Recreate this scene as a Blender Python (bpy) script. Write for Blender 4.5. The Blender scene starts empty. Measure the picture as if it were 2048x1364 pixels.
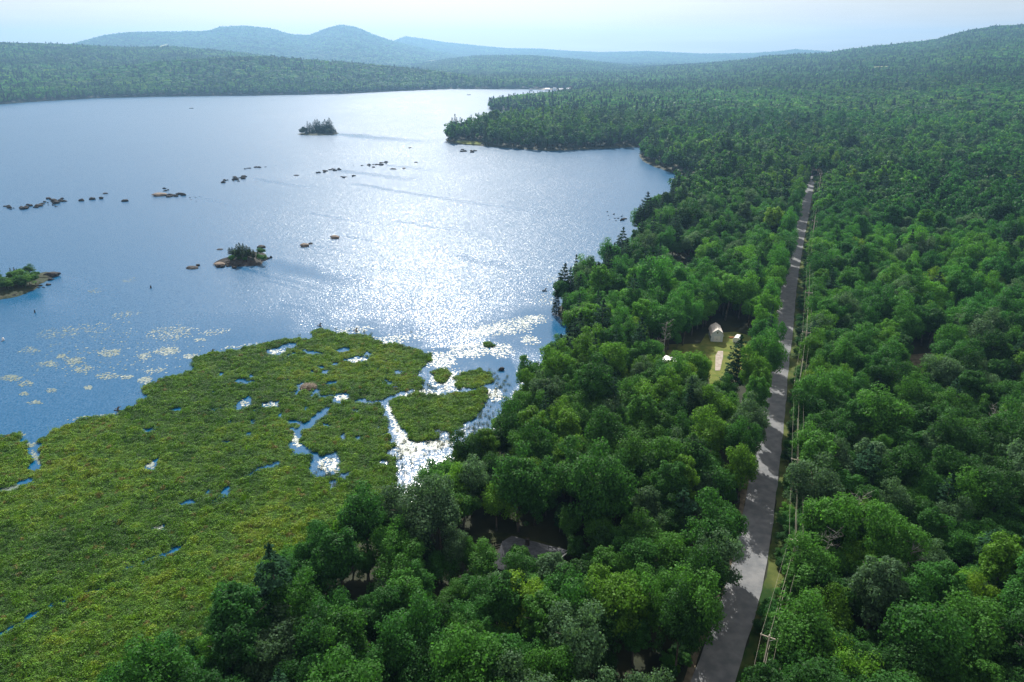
import bpy, math, random
import numpy as np
from mathutils import Vector, noise as mnoise

rng = np.random.default_rng(7)
random.seed(7)
scene = bpy.context.scene
COL = scene.collection
R = math.radians

# ------------------------------------------------------------------ camera
CAM_H, PITCH, LENS = 90.0, 22.7, 24.0
cam_d = bpy.data.cameras.new('camera')
cam = bpy.data.objects.new('camera', cam_d)
COL.objects.link(cam)
cam.location = (0, 0, CAM_H)
cam.rotation_euler = (R(90 - PITCH), 0, 0)
cam_d.sensor_width = 36
cam_d.lens = LENS
cam_d.clip_start = 1
cam_d.clip_end = 40000
scene.camera = cam

# ------------------------------------------------------------------ sky, sun, exposure
SUN_AZ, SUN_EL = -7.5, 40.0                 # degrees: azimuth right of +Y, elevation
w = bpy.data.worlds.new('World')
scene.world = w
w.use_nodes = True
nt = w.node_tree
bg = nt.nodes['Background']
sky = nt.nodes.new('ShaderNodeTexSky')
sky.sky_type = 'NISHITA'
sky.sun_disc = False
sky.sun_elevation = R(SUN_EL)
sky.sun_rotation = R(SUN_AZ)
sky.altitude = 100
sky.air_density = 1.0
sky.dust_density = 3.0
sky.ozone_density = 1.5
# faint high cloud streaks over the clear sky
tc = nt.nodes.new('ShaderNodeTexCoord')
mpn = nt.nodes.new('ShaderNodeMapping')
mpn.inputs['Scale'].default_value = (1.6, 1.6, 22)
mpn.inputs['Rotation'].default_value = (0, R(4), R(20))
cn = nt.nodes.new('ShaderNodeTexNoise')
cn.inputs['Scale'].default_value = 2.2
cn.inputs['Detail'].default_value = 6
cr = nt.nodes.new('ShaderNodeMapRange')
cr.inputs['From Min'].default_value = 0.45
cr.inputs['From Max'].default_value = 0.75
cr.inputs['To Min'].default_value = 0.4
cr.inputs['To Max'].default_value = 0.7
cmx = nt.nodes.new('ShaderNodeMix')
cmx.data_type = 'RGBA'
cmx.inputs['B'].default_value = (13.0, 11.8, 10.9, 1)
nt.links.new(tc.outputs['Generated'], mpn.inputs['Vector'])
nt.links.new(mpn.outputs[0], cn.inputs['Vector'])
nt.links.new(cn.outputs['Fac'], cr.inputs['Value'])
nt.links.new(cr.outputs[0], cmx.inputs['Factor'])
nt.links.new(sky.outputs[0], cmx.inputs['A'])
nt.links.new(cmx.outputs['Result'], bg.inputs['Color'])
bg.inputs['Strength'].default_value = 0.066
sd = bpy.data.lights.new('sun', 'SUN')
sun = bpy.data.objects.new('sun', sd)
COL.objects.link(sun)
sv = Vector((math.sin(R(SUN_AZ)) * math.cos(R(SUN_EL)), math.cos(R(SUN_AZ)) * math.cos(R(SUN_EL)), math.sin(R(SUN_EL))))
sun.rotation_euler = sv.to_track_quat('Z', 'Y').to_euler()
sun.location = (0, 0, 500)
sd.energy = 5.0
sd.angle = R(0.5)
sd.color = (1.0, 0.95, 0.87)
vs = scene.view_settings
vs.view_transform = 'Standard'
vs.look = 'None'
vs.exposure = 0.6
vs.gamma = 1.0
vs.use_curve_mapping = False
cy = scene.cycles
cy.max_bounces = 5
cy.diffuse_bounces = 2
cy.glossy_bounces = 2
cy.transmission_bounces = 3
cy.volume_bounces = 0
cy.transparent_max_bounces = 4
cy.caustics_reflective = False
cy.caustics_refractive = False
cy.sample_clamp_indirect = 4
cy.use_denoising = True
cy.denoising_input_passes = 'RGB_ALBEDO_NORMAL'
cy.denoising_prefilter = 'NONE'

# ------------------------------------------------------------------ projection helpers (photo pixels 2048 x 1364 -> places on the ground)
FPX = 2048 * LENS / 36.0
CP, SP = math.cos(R(PITCH)), math.sin(R(PITCH))


def ray(px, py):
    x = (np.asarray(px, float) - 1024) / FPX
    y = (682 - np.asarray(py, float)) / FPX
    return x, CP + SP * y, -SP + CP * y


def flat(px, py, z=0.0):
    dx, dy, dz = ray(px, py)
    t = (z - CAM_H) / dz
    return dx * t, dy * t


def P0(pts, z=0.0):
    a = np.array(pts, float)
    x, y = flat(a[:, 0], a[:, 1], z)
    return np.stack([x, y], 1)


def project(x, y, z):
    f = y * CP - (z - CAM_H) * SP
    u = y * SP + (z - CAM_H) * CP
    return 1024 + FPX * x / f, 682 - FPX * u / f, f


def inside(poly, x, y):
    c = np.zeros(x.shape, bool)
    n = len(poly)
    for i in range(n):
        x1, y1 = poly[i]
        x2, y2 = poly[(i + 1) % n]
        if y1 == y2:
            continue
        m = ((y1 > y) != (y2 > y)) & (x < (x2 - x1) * (y - y1) / (y2 - y1) + x1)
        c ^= m
    return c


def seg_dist(poly, x, y, closed=True):
    d = np.full(x.shape, 1e9)
    n = len(poly)
    for i in range(n if closed else n - 1):
        x1, y1 = poly[i]
        x2, y2 = poly[(i + 1) % n]
        ex, ey = x2 - x1, y2 - y1
        t = np.clip(((x - x1) * ex + (y - y1) * ey) / (ex * ex + ey * ey + 1e-9), 0, 1)
        d = np.minimum(d, (x - x1 - t * ex) ** 2 + (y - y1 - t * ey) ** 2)
    return np.sqrt(d)


def wob(x, y, s, seed=0.0):
    """smooth pseudo noise about -1..1 at feature size s"""
    a = np.sin(x / s * 1.7 + 1.3 * np.sin(y / s * 1.1 + seed) + seed * 2.1) + np.sin(y / s * 1.9 + 1.5 * np.sin(x / s * 0.9 + seed * 1.7) + seed)
    b = np.sin((x + y) / s * 3.1 + seed * 3) * np.sin((x - 0.7 * y) / s * 2.7 + seed * 5)
    return (a * 0.35 + b * 0.35)


# ------------------------------------------------------------------ lake outline and land height
LAKE = P0([(60, 1480), (250, 1400), (400, 1330), (480, 1235), (620, 1130), (700, 1090), (790, 1060), (850, 1005), (900, 950), (950, 905), (1000, 855),
           (1035, 800), (1055, 765), (1090, 735), (1132, 700), (1146, 660), (1116, 632), (1116, 614), (1152, 597), (1192, 572), (1236, 536), (1276, 500),
           (1272, 470), (1285, 448), (1312, 428), (1345, 406), (1380, 384), (1400, 366), (1372, 352), (1340, 344), (1310, 334), (1285, 322), (1278, 310),
           (1300, 297), (1280, 294), (1200, 298), (1100, 302), (1030, 297), (960, 292), (900, 287), (890, 279), (905, 270), (950, 261), (1000, 252),
           (1060, 243), (1085, 236), (1060, 229), (1030, 223.5), (985, 222), (976, 215), (1000, 210), (1060, 203), (1110, 198), (1150, 191), (1166, 186),
           (1146, 181.5), (1050, 178.5), (900, 178), (800, 182), (690, 187.5), (520, 191), (330, 193), (200, 196), (60, 204), (0, 209), (-200, 224),
           (-700, 320), (-1200, 600), (-1500, 1200), (-700, 1700)])
ISL_FAR = P0([(594, 268), (610, 270.5), (640, 271), (668, 270), (680, 266.5), (668, 264.5), (640, 263.5), (612, 264.5)])
ISL_MID = P0([(430, 526), (447, 531), (480, 533), (518, 531), (530, 521), (534, 511), (520, 506), (490, 509), (465, 514), (445, 520)])
ISL_LEFT = P0([(-180, 616), (-60, 608), (0, 599), (30, 594), (62, 583), (85, 566), (112, 553), (118, 548), (98, 545), (60, 552), (20, 556), (-60, 566), (-180, 585)])
ISLANDS = [ISL_FAR, ISL_MID, ISL_LEFT]

AZN = lambda px: np.arctan2((np.asarray(px, float) - 1024) / FPX, 1.0)


def ridge(pts, D, Wf, p, canopy, back):
    a = np.array(pts, float)
    dx, dy, dz = ray(a[:, 0], a[:, 1])
    az = np.arctan2(dx, dy)
    el = dz / np.hypot(dx, dy)
    z = CAM_H + D * el - canopy
    return az, z, D, Wf, p, back


RIDGES = [
    ridge([(1060, 172), (1150, 152), (1300, 135), (1400, 129), (1500, 119), (1530, 113), (1600, 109), (1650, 107), (1700, 99), (1760, 92), (1800, 88),
           (1870, 80), (1900, 71), (1940, 61), (1990, 53), (2048, 50), (2300, 44)], 3400, 2900, 1.55, 10, 1500),
    ridge([(700, 150), (780, 138), (850, 126), (900, 118), (950, 112), (1060, 111), (1150, 119), (1220, 127), (1300, 136)], 4300, 1700, 1.2, 10, 900),
    ridge([(180, 140), (300, 126), (380, 117), (430, 111), (530, 108), (600, 114), (700, 121), (780, 129), (850, 139), (920, 149), (990, 165)], 2300, 420, 0.9, 11, 350),
    ridge([(-400, 84), (0, 86), (100, 88), (160, 90), (250, 95), (340, 93), (400, 98), (480, 105), (560, 116), (640, 130)], 3300, 1450, 1.1, 10, 800),
    ridge([(-100, 112), (60, 100), (150, 87), (210, 71), (260, 65), (330, 64), (400, 63), (418, 62), (440, 54), (490, 52), (540, 57), (580, 69), (620, 71),
           (650, 58), (680, 50), (710, 54), (750, 71), (790, 84), (860, 100), (960, 120)], 6300, 2400, 1.25, 8, 1500),
    ridge([(700, 105), (760, 92), (790, 81), (810, 73), (840, 77), (890, 85), (930, 89), (970, 93), (1010, 97), (1080, 98), (1130, 102), (1200, 105),
           (1300, 103), (1400, 108), (1500, 107), (1550, 104), (1590, 99), (1650, 103), (1740, 118)], 8000, 2400, 1.2, 8, 1500),
]


def height(x, y):
    x = np.asarray(x, float)
    y = np.asarray(y, float)
    sh = x.shape
    x = x.ravel()
    y = y.ravel()
    out = np.empty(x.shape)
    for s in range(0, len(x), 60000):
        X, Y = x[s:s + 60000], y[s:s + 60000]
        r = np.hypot(X, Y)
        az = np.arctan2(X, Y)
        z = 2.6 + np.clip(r - 350, 0, None) * 0.0035 + np.clip(r - 300, 0, 900) / 900 * 3.0 * (1 + wob(X, Y, 260, 2))
        for a, zc, D, Wf, p, back in RIDGES:
            zz = np.interp(az, a, zc, left=0, right=zc[-1] if a[-1] > 0.7 else 0)
            t = np.clip((r - (D - Wf)) / Wf, 0, 1)
            front = t ** p
            front = front * (1 - 0.12 * t) + 0.12 * t * t
            bk = np.clip(1 - np.clip(r - D, 0, None) / back * 0.6, 0.2, 1)
            rel = 0.05 * (1 - t) * t * 4
            z = np.maximum(z, zz * front * bk * (1 + rel * wob(X, Y, D * 0.09, D * 0.01)))
        d = seg_dist(LAKE, X, Y)
        inl = inside(LAKE, X, Y)
        zl = np.minimum(z, 0.25 + 0.16 * d)
        zw = -np.minimum(2.0, 0.1 + 0.25 * d)
        z = np.where(inl, zw, zl)
        far = r > 9300
        z[far] = 0
        out[s:s + 60000] = z
    return out.reshape(sh)


def H(x, y):
    return float(height(np.array([x]), np.array([y]))[0])


def G(px, py):
    """photo pixel -> point on the land"""
    dx, dy, dz = [float(v) for v in ray(px, py)]
    hd = math.hypot(dx, dy)
    t = np.exp(np.linspace(math.log(30), math.log(8200), 1400)) / hd
    hz_ = np.maximum(height(dx * t, dy * t), 0)
    gap = CAM_H + dz * t - hz_
    k_ = np.nonzero(gap < 0)[0]
    if len(k_) and k_[0] > 0:
        i = k_[0]
        f = gap[i - 1] / (gap[i - 1] - gap[i])
        t0 = t[i - 1] + (t[i] - t[i - 1]) * f
    else:
        t0 = t[np.argmin(gap / t)]
    return Vector((dx * t0, dy * t0, max(0.0, H(dx * t0, dy * t0))))


def GP(pts):
    return [G(*p) for p in pts]


# ------------------------------------------------------------------ mesh and object helpers
def tag(o, label=None, cat=None, group=None, kind=None):
    if label:
        o['label'] = label
    if cat:
        o['category'] = cat
    if group:
        o['group'] = group
    if kind:
        o['kind'] = kind
    return o


def mesh_np(name, V, faces, mats, midx=None, smooth=False):
    """V (n,3); faces: list of (m,k) int arrays"""
    me = bpy.data.meshes.new(name)
    V = np.asarray(V, np.float32)
    me.vertices.add(len(V))
    me.vertices.foreach_set('co', V.ravel())
    faces = [np.asarray(f, np.int32) for f in faces if len(f)]
    nl = sum(f.size for f in faces)
    nf = sum(len(f) for f in faces)
    me.loops.add(nl)
    me.loops.foreach_set('vertex_index', np.concatenate([f.ravel() for f in faces]))
    me.polygons.add(nf)
    starts, tot = [], 0
    for f in faces:
        starts.append(tot + np.arange(len(f)) * f.shape[1])
        tot += f.size
    me.polygons.foreach_set('loop_start', np.concatenate(starts).astype(np.int32))
    if smooth:
        me.polygons.foreach_set('use_smooth', np.ones(nf, bool))
    for m in mats:
        me.materials.append(m)
    if midx is not None:
        me.polygons.foreach_set('material_index', np.asarray(midx, np.int32))
    me.update(calc_edges=True)
    return me


def link(name, me, parent=None, loc=None, col=None):
    o = bpy.data.objects.new(name, me)
    (col or COL).objects.link(o)
    if parent:
        o.parent = parent
    if loc is not None:
        o.location = loc
    return o


def empty(name, loc, rz=0.0):
    o = bpy.data.objects.new(name, None)
    COL.objects.link(o)
    o.location = loc
    o.rotation_euler = (0, 0, rz)
    o.empty_display_size = 0.5
    return o


class MB:
    """collects boxes, tubes and free polygons into ONE mesh"""

    def __init__(self):
        self.v, self.f = [], []

    def add(self, vs_, fs_):
        k = len(self.v)
        self.v += [tuple(p) for p in vs_]
        self.f += [tuple(i + k for i in f) for f in fs_]
        return self

    def box(self, x0, x1, y0, y1, z0, z1):
        return self.add([(x0, y0, z0), (x1, y0, z0), (x1, y1, z0), (x0, y1, z0), (x0, y0, z1), (x1, y0, z1), (x1, y1, z1), (x0, y1, z1)],
                        [(0, 3, 2, 1), (4, 5, 6, 7), (0, 1, 5, 4), (1, 2, 6, 5), (2, 3, 7, 6), (3, 0, 4, 7)])

    def tube(self, pts, rads, n=8, cap=True):
        pts = [Vector(p) for p in pts]
        rings = []
        for i, p in enumerate(pts):
            d = (pts[min(i + 1, len(pts) - 1)] - pts[max(i - 1, 0)]).normalized()
            a = d.orthogonal().normalized() if abs(d.z) < 0.95 else Vector((1, 0, 0))
            a = (a - d * a.dot(d)).normalized()
            b = d.cross(a)
            r = rads[i] if hasattr(rads, '__len__') else rads
            rings.append([p + (a * math.cos(t) + b * math.sin(t)) * r for t in [2 * math.pi * k / n for k in range(n)]])
        vs_ = [q for ring in rings for q in ring]
        fs_ = []
        for i in range(len(rings) - 1):
            for k in range(n):
                fs_.append((i * n + k, i * n + (k + 1) % n, (i + 1) * n + (k + 1) % n, (i + 1) * n + k))
        if cap:
            fs_.append(tuple(range(n - 1, -1, -1)))
            fs_.append(tuple((len(rings) - 1) * n + k for k in range(n)))
        return self.add(vs_, fs_)

    def prism(self, prof, y0, y1):
        """profile in x,z extruded along y"""
        n = len(prof)
        vs_ = [(x, y0, z) for x, z in prof] + [(x, y1, z) for x, z in prof]
        fs_ = [(i, (i + 1) % n, n + (i + 1) % n, n + i) for i in range(n)]
        fs_ += [tuple(range(n - 1, -1, -1)), tuple(range(n, 2 * n))]
        return self.add(vs_, fs_)

    def build(self, name, mat, parent=None, loc=None, smooth=False):
        me = bpy.data.meshes.new(name)
        me.from_pydata(self.v, [], self.f)
        me.materials.append(mat)
        if smooth:
            me.polygons.foreach_set('use_smooth', np.ones(len(me.polygons), bool))
        me.update()
        return link(name, me, parent, loc)


# ------------------------------------------------------------------ materials
def mat(name, base=(0.5, 0.5, 0.5), rough=0.8, spec=0.3, metal=0.0):
    m = bpy.data.materials.new(name)
    m.use_nodes = True
    b = m.node_tree.nodes['Principled BSDF']
    b.inputs['Base Color'].default_value = (*base, 1)
    b.inputs['Roughness'].default_value = rough
    b.inputs['Specular IOR Level'].default_value = spec
    b.inputs['Metallic'].default_value = metal
    return m


def noisy(name, c1, c2, scale, rough=0.85, spec=0.25, bump=0.0, detail=4, c3=None, lo=0.35, hi=0.65):
    m = mat(name, c1, rough, spec)
    n, l = m.node_tree.nodes, m.node_tree.links
    b = n['Principled BSDF']
    g = n.new('ShaderNodeNewGeometry')
    t = n.new('ShaderNodeTexNoise')
    t.inputs['Scale'].default_value = scale
    t.inputs['Detail'].default_value = detail
    l.new(g.outputs['Position'], t.inputs['Vector'])
    r = n.new('ShaderNodeValToRGB')
    r.color_ramp.elements[0].position = lo
    r.color_ramp.elements[1].position = hi
    r.color_ramp.elements[0].color = (*c1, 1)
    r.color_ramp.elements[1].color = (*c2, 1)
    if c3:
        e = r.color_ramp.elements.new(min(0.98, hi + 0.12))
        e.color = (*c3, 1)
    l.new(t.outputs['Fac'], r.inputs['Fac'])
    l.new(r.outputs['Color'], b.inputs['Base Color'])
    if bump:
        bp = n.new('ShaderNodeBump')
        bp.inputs['Strength'].default_value = bump
        l.new(t.outputs['Fac'], bp.inputs['Height'])
        l.new(bp.outputs['Normal'], b.inputs['Normal'])
    return m


def leaf_mat(name, rough=0.55, spec=0.1, trans=0.46, tcol=(1.25, 1.3, 0.7), lo=0.6, hi=1.45):
    """base colour comes from the 'tint' of each plant, leaf by leaf variation on top"""
    m = bpy.data.materials.new(name)
    m.use_nodes = True
    n, l = m.node_tree.nodes, m.node_tree.links
    b = n['Principled BSDF']
    out = n['Material Output']
    at = n.new('ShaderNodeAttribute')
    at.attribute_type = 'INSTANCER'
    at.attribute_name = 'tint'
    g = n.new('ShaderNodeNewGeometry')
    mr = n.new('ShaderNodeMapRange')
    mr.inputs['To Min'].default_value = lo
    mr.inputs['To Max'].default_value = hi
    l.new(g.outputs['Random Per Island'], mr.inputs['Value'])
    sc = n.new('ShaderNodeVectorMath')
    sc.operation = 'SCALE'
    l.new(at.outputs['Vector'], sc.inputs[0])
    l.new(mr.outputs['Result'], sc.inputs['Scale'])
    l.new(sc.outputs[0], b.inputs['Base Color'])
    b.inputs['Roughness'].default_value = rough
    b.inputs['Specular IOR Level'].default_value = spec
    tr = n.new('ShaderNodeBsdfTranslucent')
    tm = n.new('ShaderNodeVectorMath')
    tm.operation = 'MULTIPLY'
    tm.inputs[1].default_value = tcol
    l.new(sc.outputs[0], tm.inputs[0])
    l.new(tm.outputs[0], tr.inputs['Color'])
    mx = n.new('ShaderNodeMixShader')
    mx.inputs['Fac'].default_value = trans
    l.new(b.outputs[0], mx.inputs[1])
    l.new(tr.outputs[0], mx.inputs[2])
    l.new(mx.outputs[0], out.inputs['Surface'])
    return m


M_LEAF = leaf_mat('leaf')
M_NEEDLE = leaf_mat('needle', 0.8, 0.03, 0.2, (1.1, 1.25, 0.8))
M_SEDGE = leaf_mat('sedge', 0.6, 0.2, 0.3, (1.2, 1.2, 0.5), 0.5, 1.5)
M_BARK = noisy('bark', (0.07, 0.055, 0.045), (0.16, 0.14, 0.12), 1.5)
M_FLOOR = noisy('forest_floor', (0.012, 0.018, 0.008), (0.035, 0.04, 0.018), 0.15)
M_ASPHALT = noisy('asphalt', (0.14, 0.15, 0.16), (0.21, 0.215, 0.22), 0.6, 0.9)
M_GRAVEL = noisy('gravel', (0.3, 0.26, 0.22), (0.42, 0.37, 0.32), 1.2, 0.95, 0.1)
M_DIRT = noisy('dirt', (0.1, 0.085, 0.06), (0.2, 0.17, 0.12), 0.8, 0.95, 0.1)
M_LAWN = noisy('lawn', (0.09, 0.13, 0.025), (0.17, 0.18, 0.05), 0.35, 0.95, 0.1)
M_VERGE = noisy('verge_grass', (0.02, 0.05, 0.012), (0.1, 0.12, 0.035), 0.25, 0.95, 0.1)
M_FIELD = noisy('field_grass', (0.2, 0.24, 0.09), (0.3, 0.3, 0.13), 0.02, 0.95, 0.1)
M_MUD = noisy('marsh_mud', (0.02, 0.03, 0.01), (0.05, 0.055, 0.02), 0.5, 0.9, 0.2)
M_ROCK = noisy('granite', (0.018, 0.017, 0.016), (0.05, 0.046, 0.042), 0.9, 0.85, 0.2, 0.4, 6, (0.075, 0.068, 0.06))
M_TAN = noisy('tan_granite', (0.13, 0.1, 0.075), (0.22, 0.175, 0.135), 0.9, 0.85, 0.3, 0.4, 6)
M_WOOD = noisy('weathered_wood', (0.3, 0.26, 0.21), (0.45, 0.4, 0.33), 3.0)
M_WIRE = mat('cable', (0.3, 0.28, 0.23), 0.5, 0.4)
M_STEEL = mat('steel', (0.55, 0.56, 0.58), 0.35, 0.5, 0.6)
M_PALE = noisy('pale_paint', (0.6, 0.66, 0.71), (0.7, 0.75, 0.79), 1.5, 0.7)
M_WHITE = mat('white_paint', (0.8, 0.8, 0.78), 0.5)
M_ROOF_L = noisy('light_shingle', (0.55, 0.51, 0.46), (0.68, 0.63, 0.57), 2.5)
M_ROOF_G = noisy('grey_shingle', (0.045, 0.05, 0.058), (0.09, 0.095, 0.105), 1.6)
M_ROOF_M = noisy('pale_metal_roof', (0.5, 0.5, 0.5), (0.62, 0.62, 0.62), 0.8, 0.45, 0.5)
M_GLASS = mat('window_glass', (0.02, 0.03, 0.04), 0.05, 0.8)
M_SIDING = noisy('brown_siding', (0.06, 0.045, 0.035), (0.1, 0.08, 0.06), 2.0)
M_DARK = mat('dark_rubber', (0.02, 0.02, 0.022), 0.7)
M_RUST = noisy('rusty_metal', (0.28, 0.1, 0.03), (0.4, 0.2, 0.08), 3.0)
M_REED = mat('dead_stick', (0.12, 0.09, 0.06), 0.9)

# ------------------------------------------------------------------ ground: one sheet round the camera to the horizon
az_f = np.radians(np.arange(-47, 47.01, 0.22))
az_c = np.radians(np.concatenate([np.arange(-180, -47, 3.0), np.arange(50, 180, 3.0)]))
AZ = np.sort(np.concatenate([az_f, az_c]))
RR = np.concatenate([[4, 20, 40], np.exp(np.arange(math.log(55), math.log(9600), 0.009))])


def polar_mesh(name, AZ, RR, zf, m, closed):
    A, Q = np.meshgrid(AZ, RR)
    X, Y = Q * np.sin(A), Q * np.cos(A)
    Z = zf(X, Y)
    V = np.stack([X, Y, Z], 2).reshape(-1, 3)
    na, nr = len(AZ), len(RR)
    i = np.arange(nr - 1)[:, None] * na
    j = np.arange(na if closed else na - 1)[None, :]
    j2 = (j + 1) % na
    F = np.stack([i + j, i + j2, i + na + j2, i + na + j], 2).reshape(-1, 4)[:, ::-1]
    return V, F


V, F = polar_mesh('ground', AZ, RR, height, M_FLOOR, True)
k = len(V)
na = len(AZ)
V = np.vstack([V, [[0, 0, 2.6]]])
T = np.stack([np.arange(na), np.full(na, k), (np.arange(na) + 1) % na], 1)
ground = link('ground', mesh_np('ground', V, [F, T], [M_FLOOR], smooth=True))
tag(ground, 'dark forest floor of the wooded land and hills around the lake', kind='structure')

# ------------------------------------------------------------------ lake water
WIND = np.array([0.82, -0.57])
LEES = []           # x, y, length, width of calm water behind rocks and islands


def lee(px, py, L, W, s=1.0):
    x, y = flat(px, py)
    LEES.append((float(x), float(y), L, W, s))


lee(668, 268, 130, 16, .9)
lee(530, 524, 62, 9, 1)
lee(480, 533, 80, 2.2, .8)
lee(505, 357, 70, 4, .7)
lee(770, 330, 60, 5, .5)
lee(670, 340, 90, 6, .5)
lee(695, 368, 170, 4, .8)
lee(365, 390, 60, 4, .6)
lee(120, 552, 45, 6, .7)
lee(60, 590, 60, 12, .8)
lee(620, 425, 60, 2.5, .7)
lee(530, 560, 50, 2, .6)
lee(560, 605, 40, 3.5, .8)
lee(625, 625, 16, 3, 1)
lee(700, 622, 8, 2.5, .7)
lee(790, 440, 60, 3, .6)
lee(900, 510, 50, 5, .6)
lee(680, 470, 30, 2.5, .7)
lee(625, 490, 40, 2, .6)
lee(810, 590, 22, 1.3, .7)
lee(740, 530, 40, 1.2, .6)
lee(860, 600, 26, 1.5, .6)

lk = LAKE
laz = np.radians(np.concatenate([np.arange(-80, -41, 1.0), np.arange(-41, 22, 0.16)]))
lrr = np.exp(np.arange(math.log(45), math.log(2500), 0.0095))
V, F = polar_mesh('water', laz, lrr, lambda x, y: x * 0, None, False)
me = mesh_np('lake_water', V, [F], [])
x, y = V[:, 0], V[:, 1]
calm = np.zeros(len(V))
for lx, ly, L, W, s in LEES:
    ax = (x - lx) * WIND[0] + (y - ly) * WIND[1]
    bx = -(x - lx) * WIND[1] + (y - ly) * WIND[0] + 0.4 * W * wob(x, y, L * 0.12, lx) + 0.03 * L * wob(x, y, L * 0.6, ly)
    wd = W * (0.75 + 0.5 * np.clip(ax / L, 0, 1))
    c = np.clip(ax / (0.03 * L + 1), 0, 1) * np.clip(1.25 - np.clip(ax / L, 0, 2), 0, 1) * np.exp(-(bx / wd) ** 2 * 1.6)
    calm = np.maximum(calm, s * (0.55 if W < 5.5 else 0.85) * np.clip(c, 0, 1))
# sheltered water along the marsh and the near left
shore = P0([(-400, 980), (0, 880), (100, 866), (250, 820), (300, 780), (390, 740), (450, 705), (590, 680), (700, 668), (800, 690), (900, 735), (1000, 700), (1110, 640)])
dm = seg_dist(shore, x, y, closed=False)
ins = np.exp(-(np.clip(dm - 5, 0, None) / 24) ** 1.3)
calm = np.maximum(calm, 0.85 * ins * np.clip(0.75 + 0.6 * wob(x, y, 14, 3), 0, 1))
near = np.clip((170 - np.hypot(x, y)) / 30, 0, 1)
calm = np.clip(np.maximum(calm, near * 0.62), 0, 1)
POOLS = P0([(-300, 900), (60, 880), (300, 790), (600, 690), (800, 700), (1010, 690), (1040, 760), (960, 900), (800, 1060), (300, 1400), (-300, 1400)])
calm = np.maximum(calm, inside(POOLS, x, y) * np.clip(0.93 + 0.12 * wob(x, y, 4, 8), 0, 1))
at = me.attributes.new('calm', 'FLOAT', 'POINT')
at.data.foreach_set('value', calm.astype(np.float32))

mw = bpy.data.materials.new('lake_water')
mw.use_nodes = True
n, l = mw.node_tree.nodes, mw.node_tree.links
b = n['Principled BSDF']
b.inputs['Base Color'].default_value = (0.0, 0.08, 0.19, 1)
pass
b.inputs['IOR'].default_value = 1.333
b.inputs['Specular IOR Level'].default_value = 0.5
g = n.new('ShaderNodeNewGeometry')
mp = n.new('ShaderNodeMapping')
mp.inputs['Rotation'].default_value = (0, 0, R(35))
mp.inputs['Scale'].default_value = (1.0, 0.62, 1.0)
l.new(g.outputs['Position'], mp.inputs['Vector'])


def tex(scale, detail, rough=0.55, vec=None):
    t = n.new('ShaderNodeTexNoise')
    t.inputs['Scale'].default_value = scale
    t.inputs['Detail'].default_value = detail
    t.inputs['Roughness'].default_value = rough
    l.new(vec or mp.outputs['Vector'], t.inputs['Vector'])
    return t


def math_n(op, a, b_):
    q = n.new('ShaderNodeMath')
    q.operation = op
    for i_, v_ in enumerate((a, b_)):
        if isinstance(v_, (int, float)):
            q.inputs[i_].default_value = v_
        else:
            l.new(v_, q.inputs[i_])
    return q.outputs[0]


def vmath(op, a, b_):
    q = n.new('ShaderNodeVectorMath')
    q.operation = op
    for i_, v_ in enumerate((a, b_)):
        if isinstance(v_, tuple):
            q.inputs[i_].default_value = v_
        elif isinstance(v_, (int, float)):
            q.inputs['Scale'].default_value = v_
        elif op == 'SCALE' and i_ == 1:
            l.new(v_, q.inputs['Scale'])
        else:
            l.new(v_, q.inputs[i_])
    return q.outputs[0]


ripple = tex(2.6, 4, 0.6)
gust = tex(0.012, 4, 0.6)
att = n.new('ShaderNodeAttribute')
att.attribute_name = 'calm'
gfac = n.new('ShaderNodeMapRange')
gfac.inputs['From Min'].default_value = 0.35
gfac.inputs['From Max'].default_value = 0.65
gfac.inputs['To Min'].default_value = 0.82
gfac.inputs['To Max'].default_value = 1.12
l.new(gust.outputs['Fac'], gfac.inputs['Value'])
cf = math_n('SUBTRACT', 1.0, math_n('MULTIPLY', att.outputs['Fac'], 0.85))
SLOPE = 1.28
amp = math_n('MULTIPLY', math_n('MULTIPLY', gfac.outputs[0], cf), SLOPE)
l.new(math_n('ADD', 0.1, math_n('MULTIPLY', cf, 0.19)), b.inputs['Roughness'])
sl = vmath('SUBTRACT', ripple.outputs['Color'], (0.5, 0.5, 0.5))
sl = vmath('SCALE', sl, amp)
sl = vmath('MULTIPLY', sl, (1.0, 1.0, 0.0))
nn = vmath('NORMALIZE', vmath('ADD', sl, (0.0, 0.0, 1.0)), (0, 0, 0))
l.new(nn, b.inputs['Normal'])
me.materials.append(mw)
water = link('water', me)
tag(water, 'wind rippled blue lake with a white path of sun glitter', kind='structure')


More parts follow.
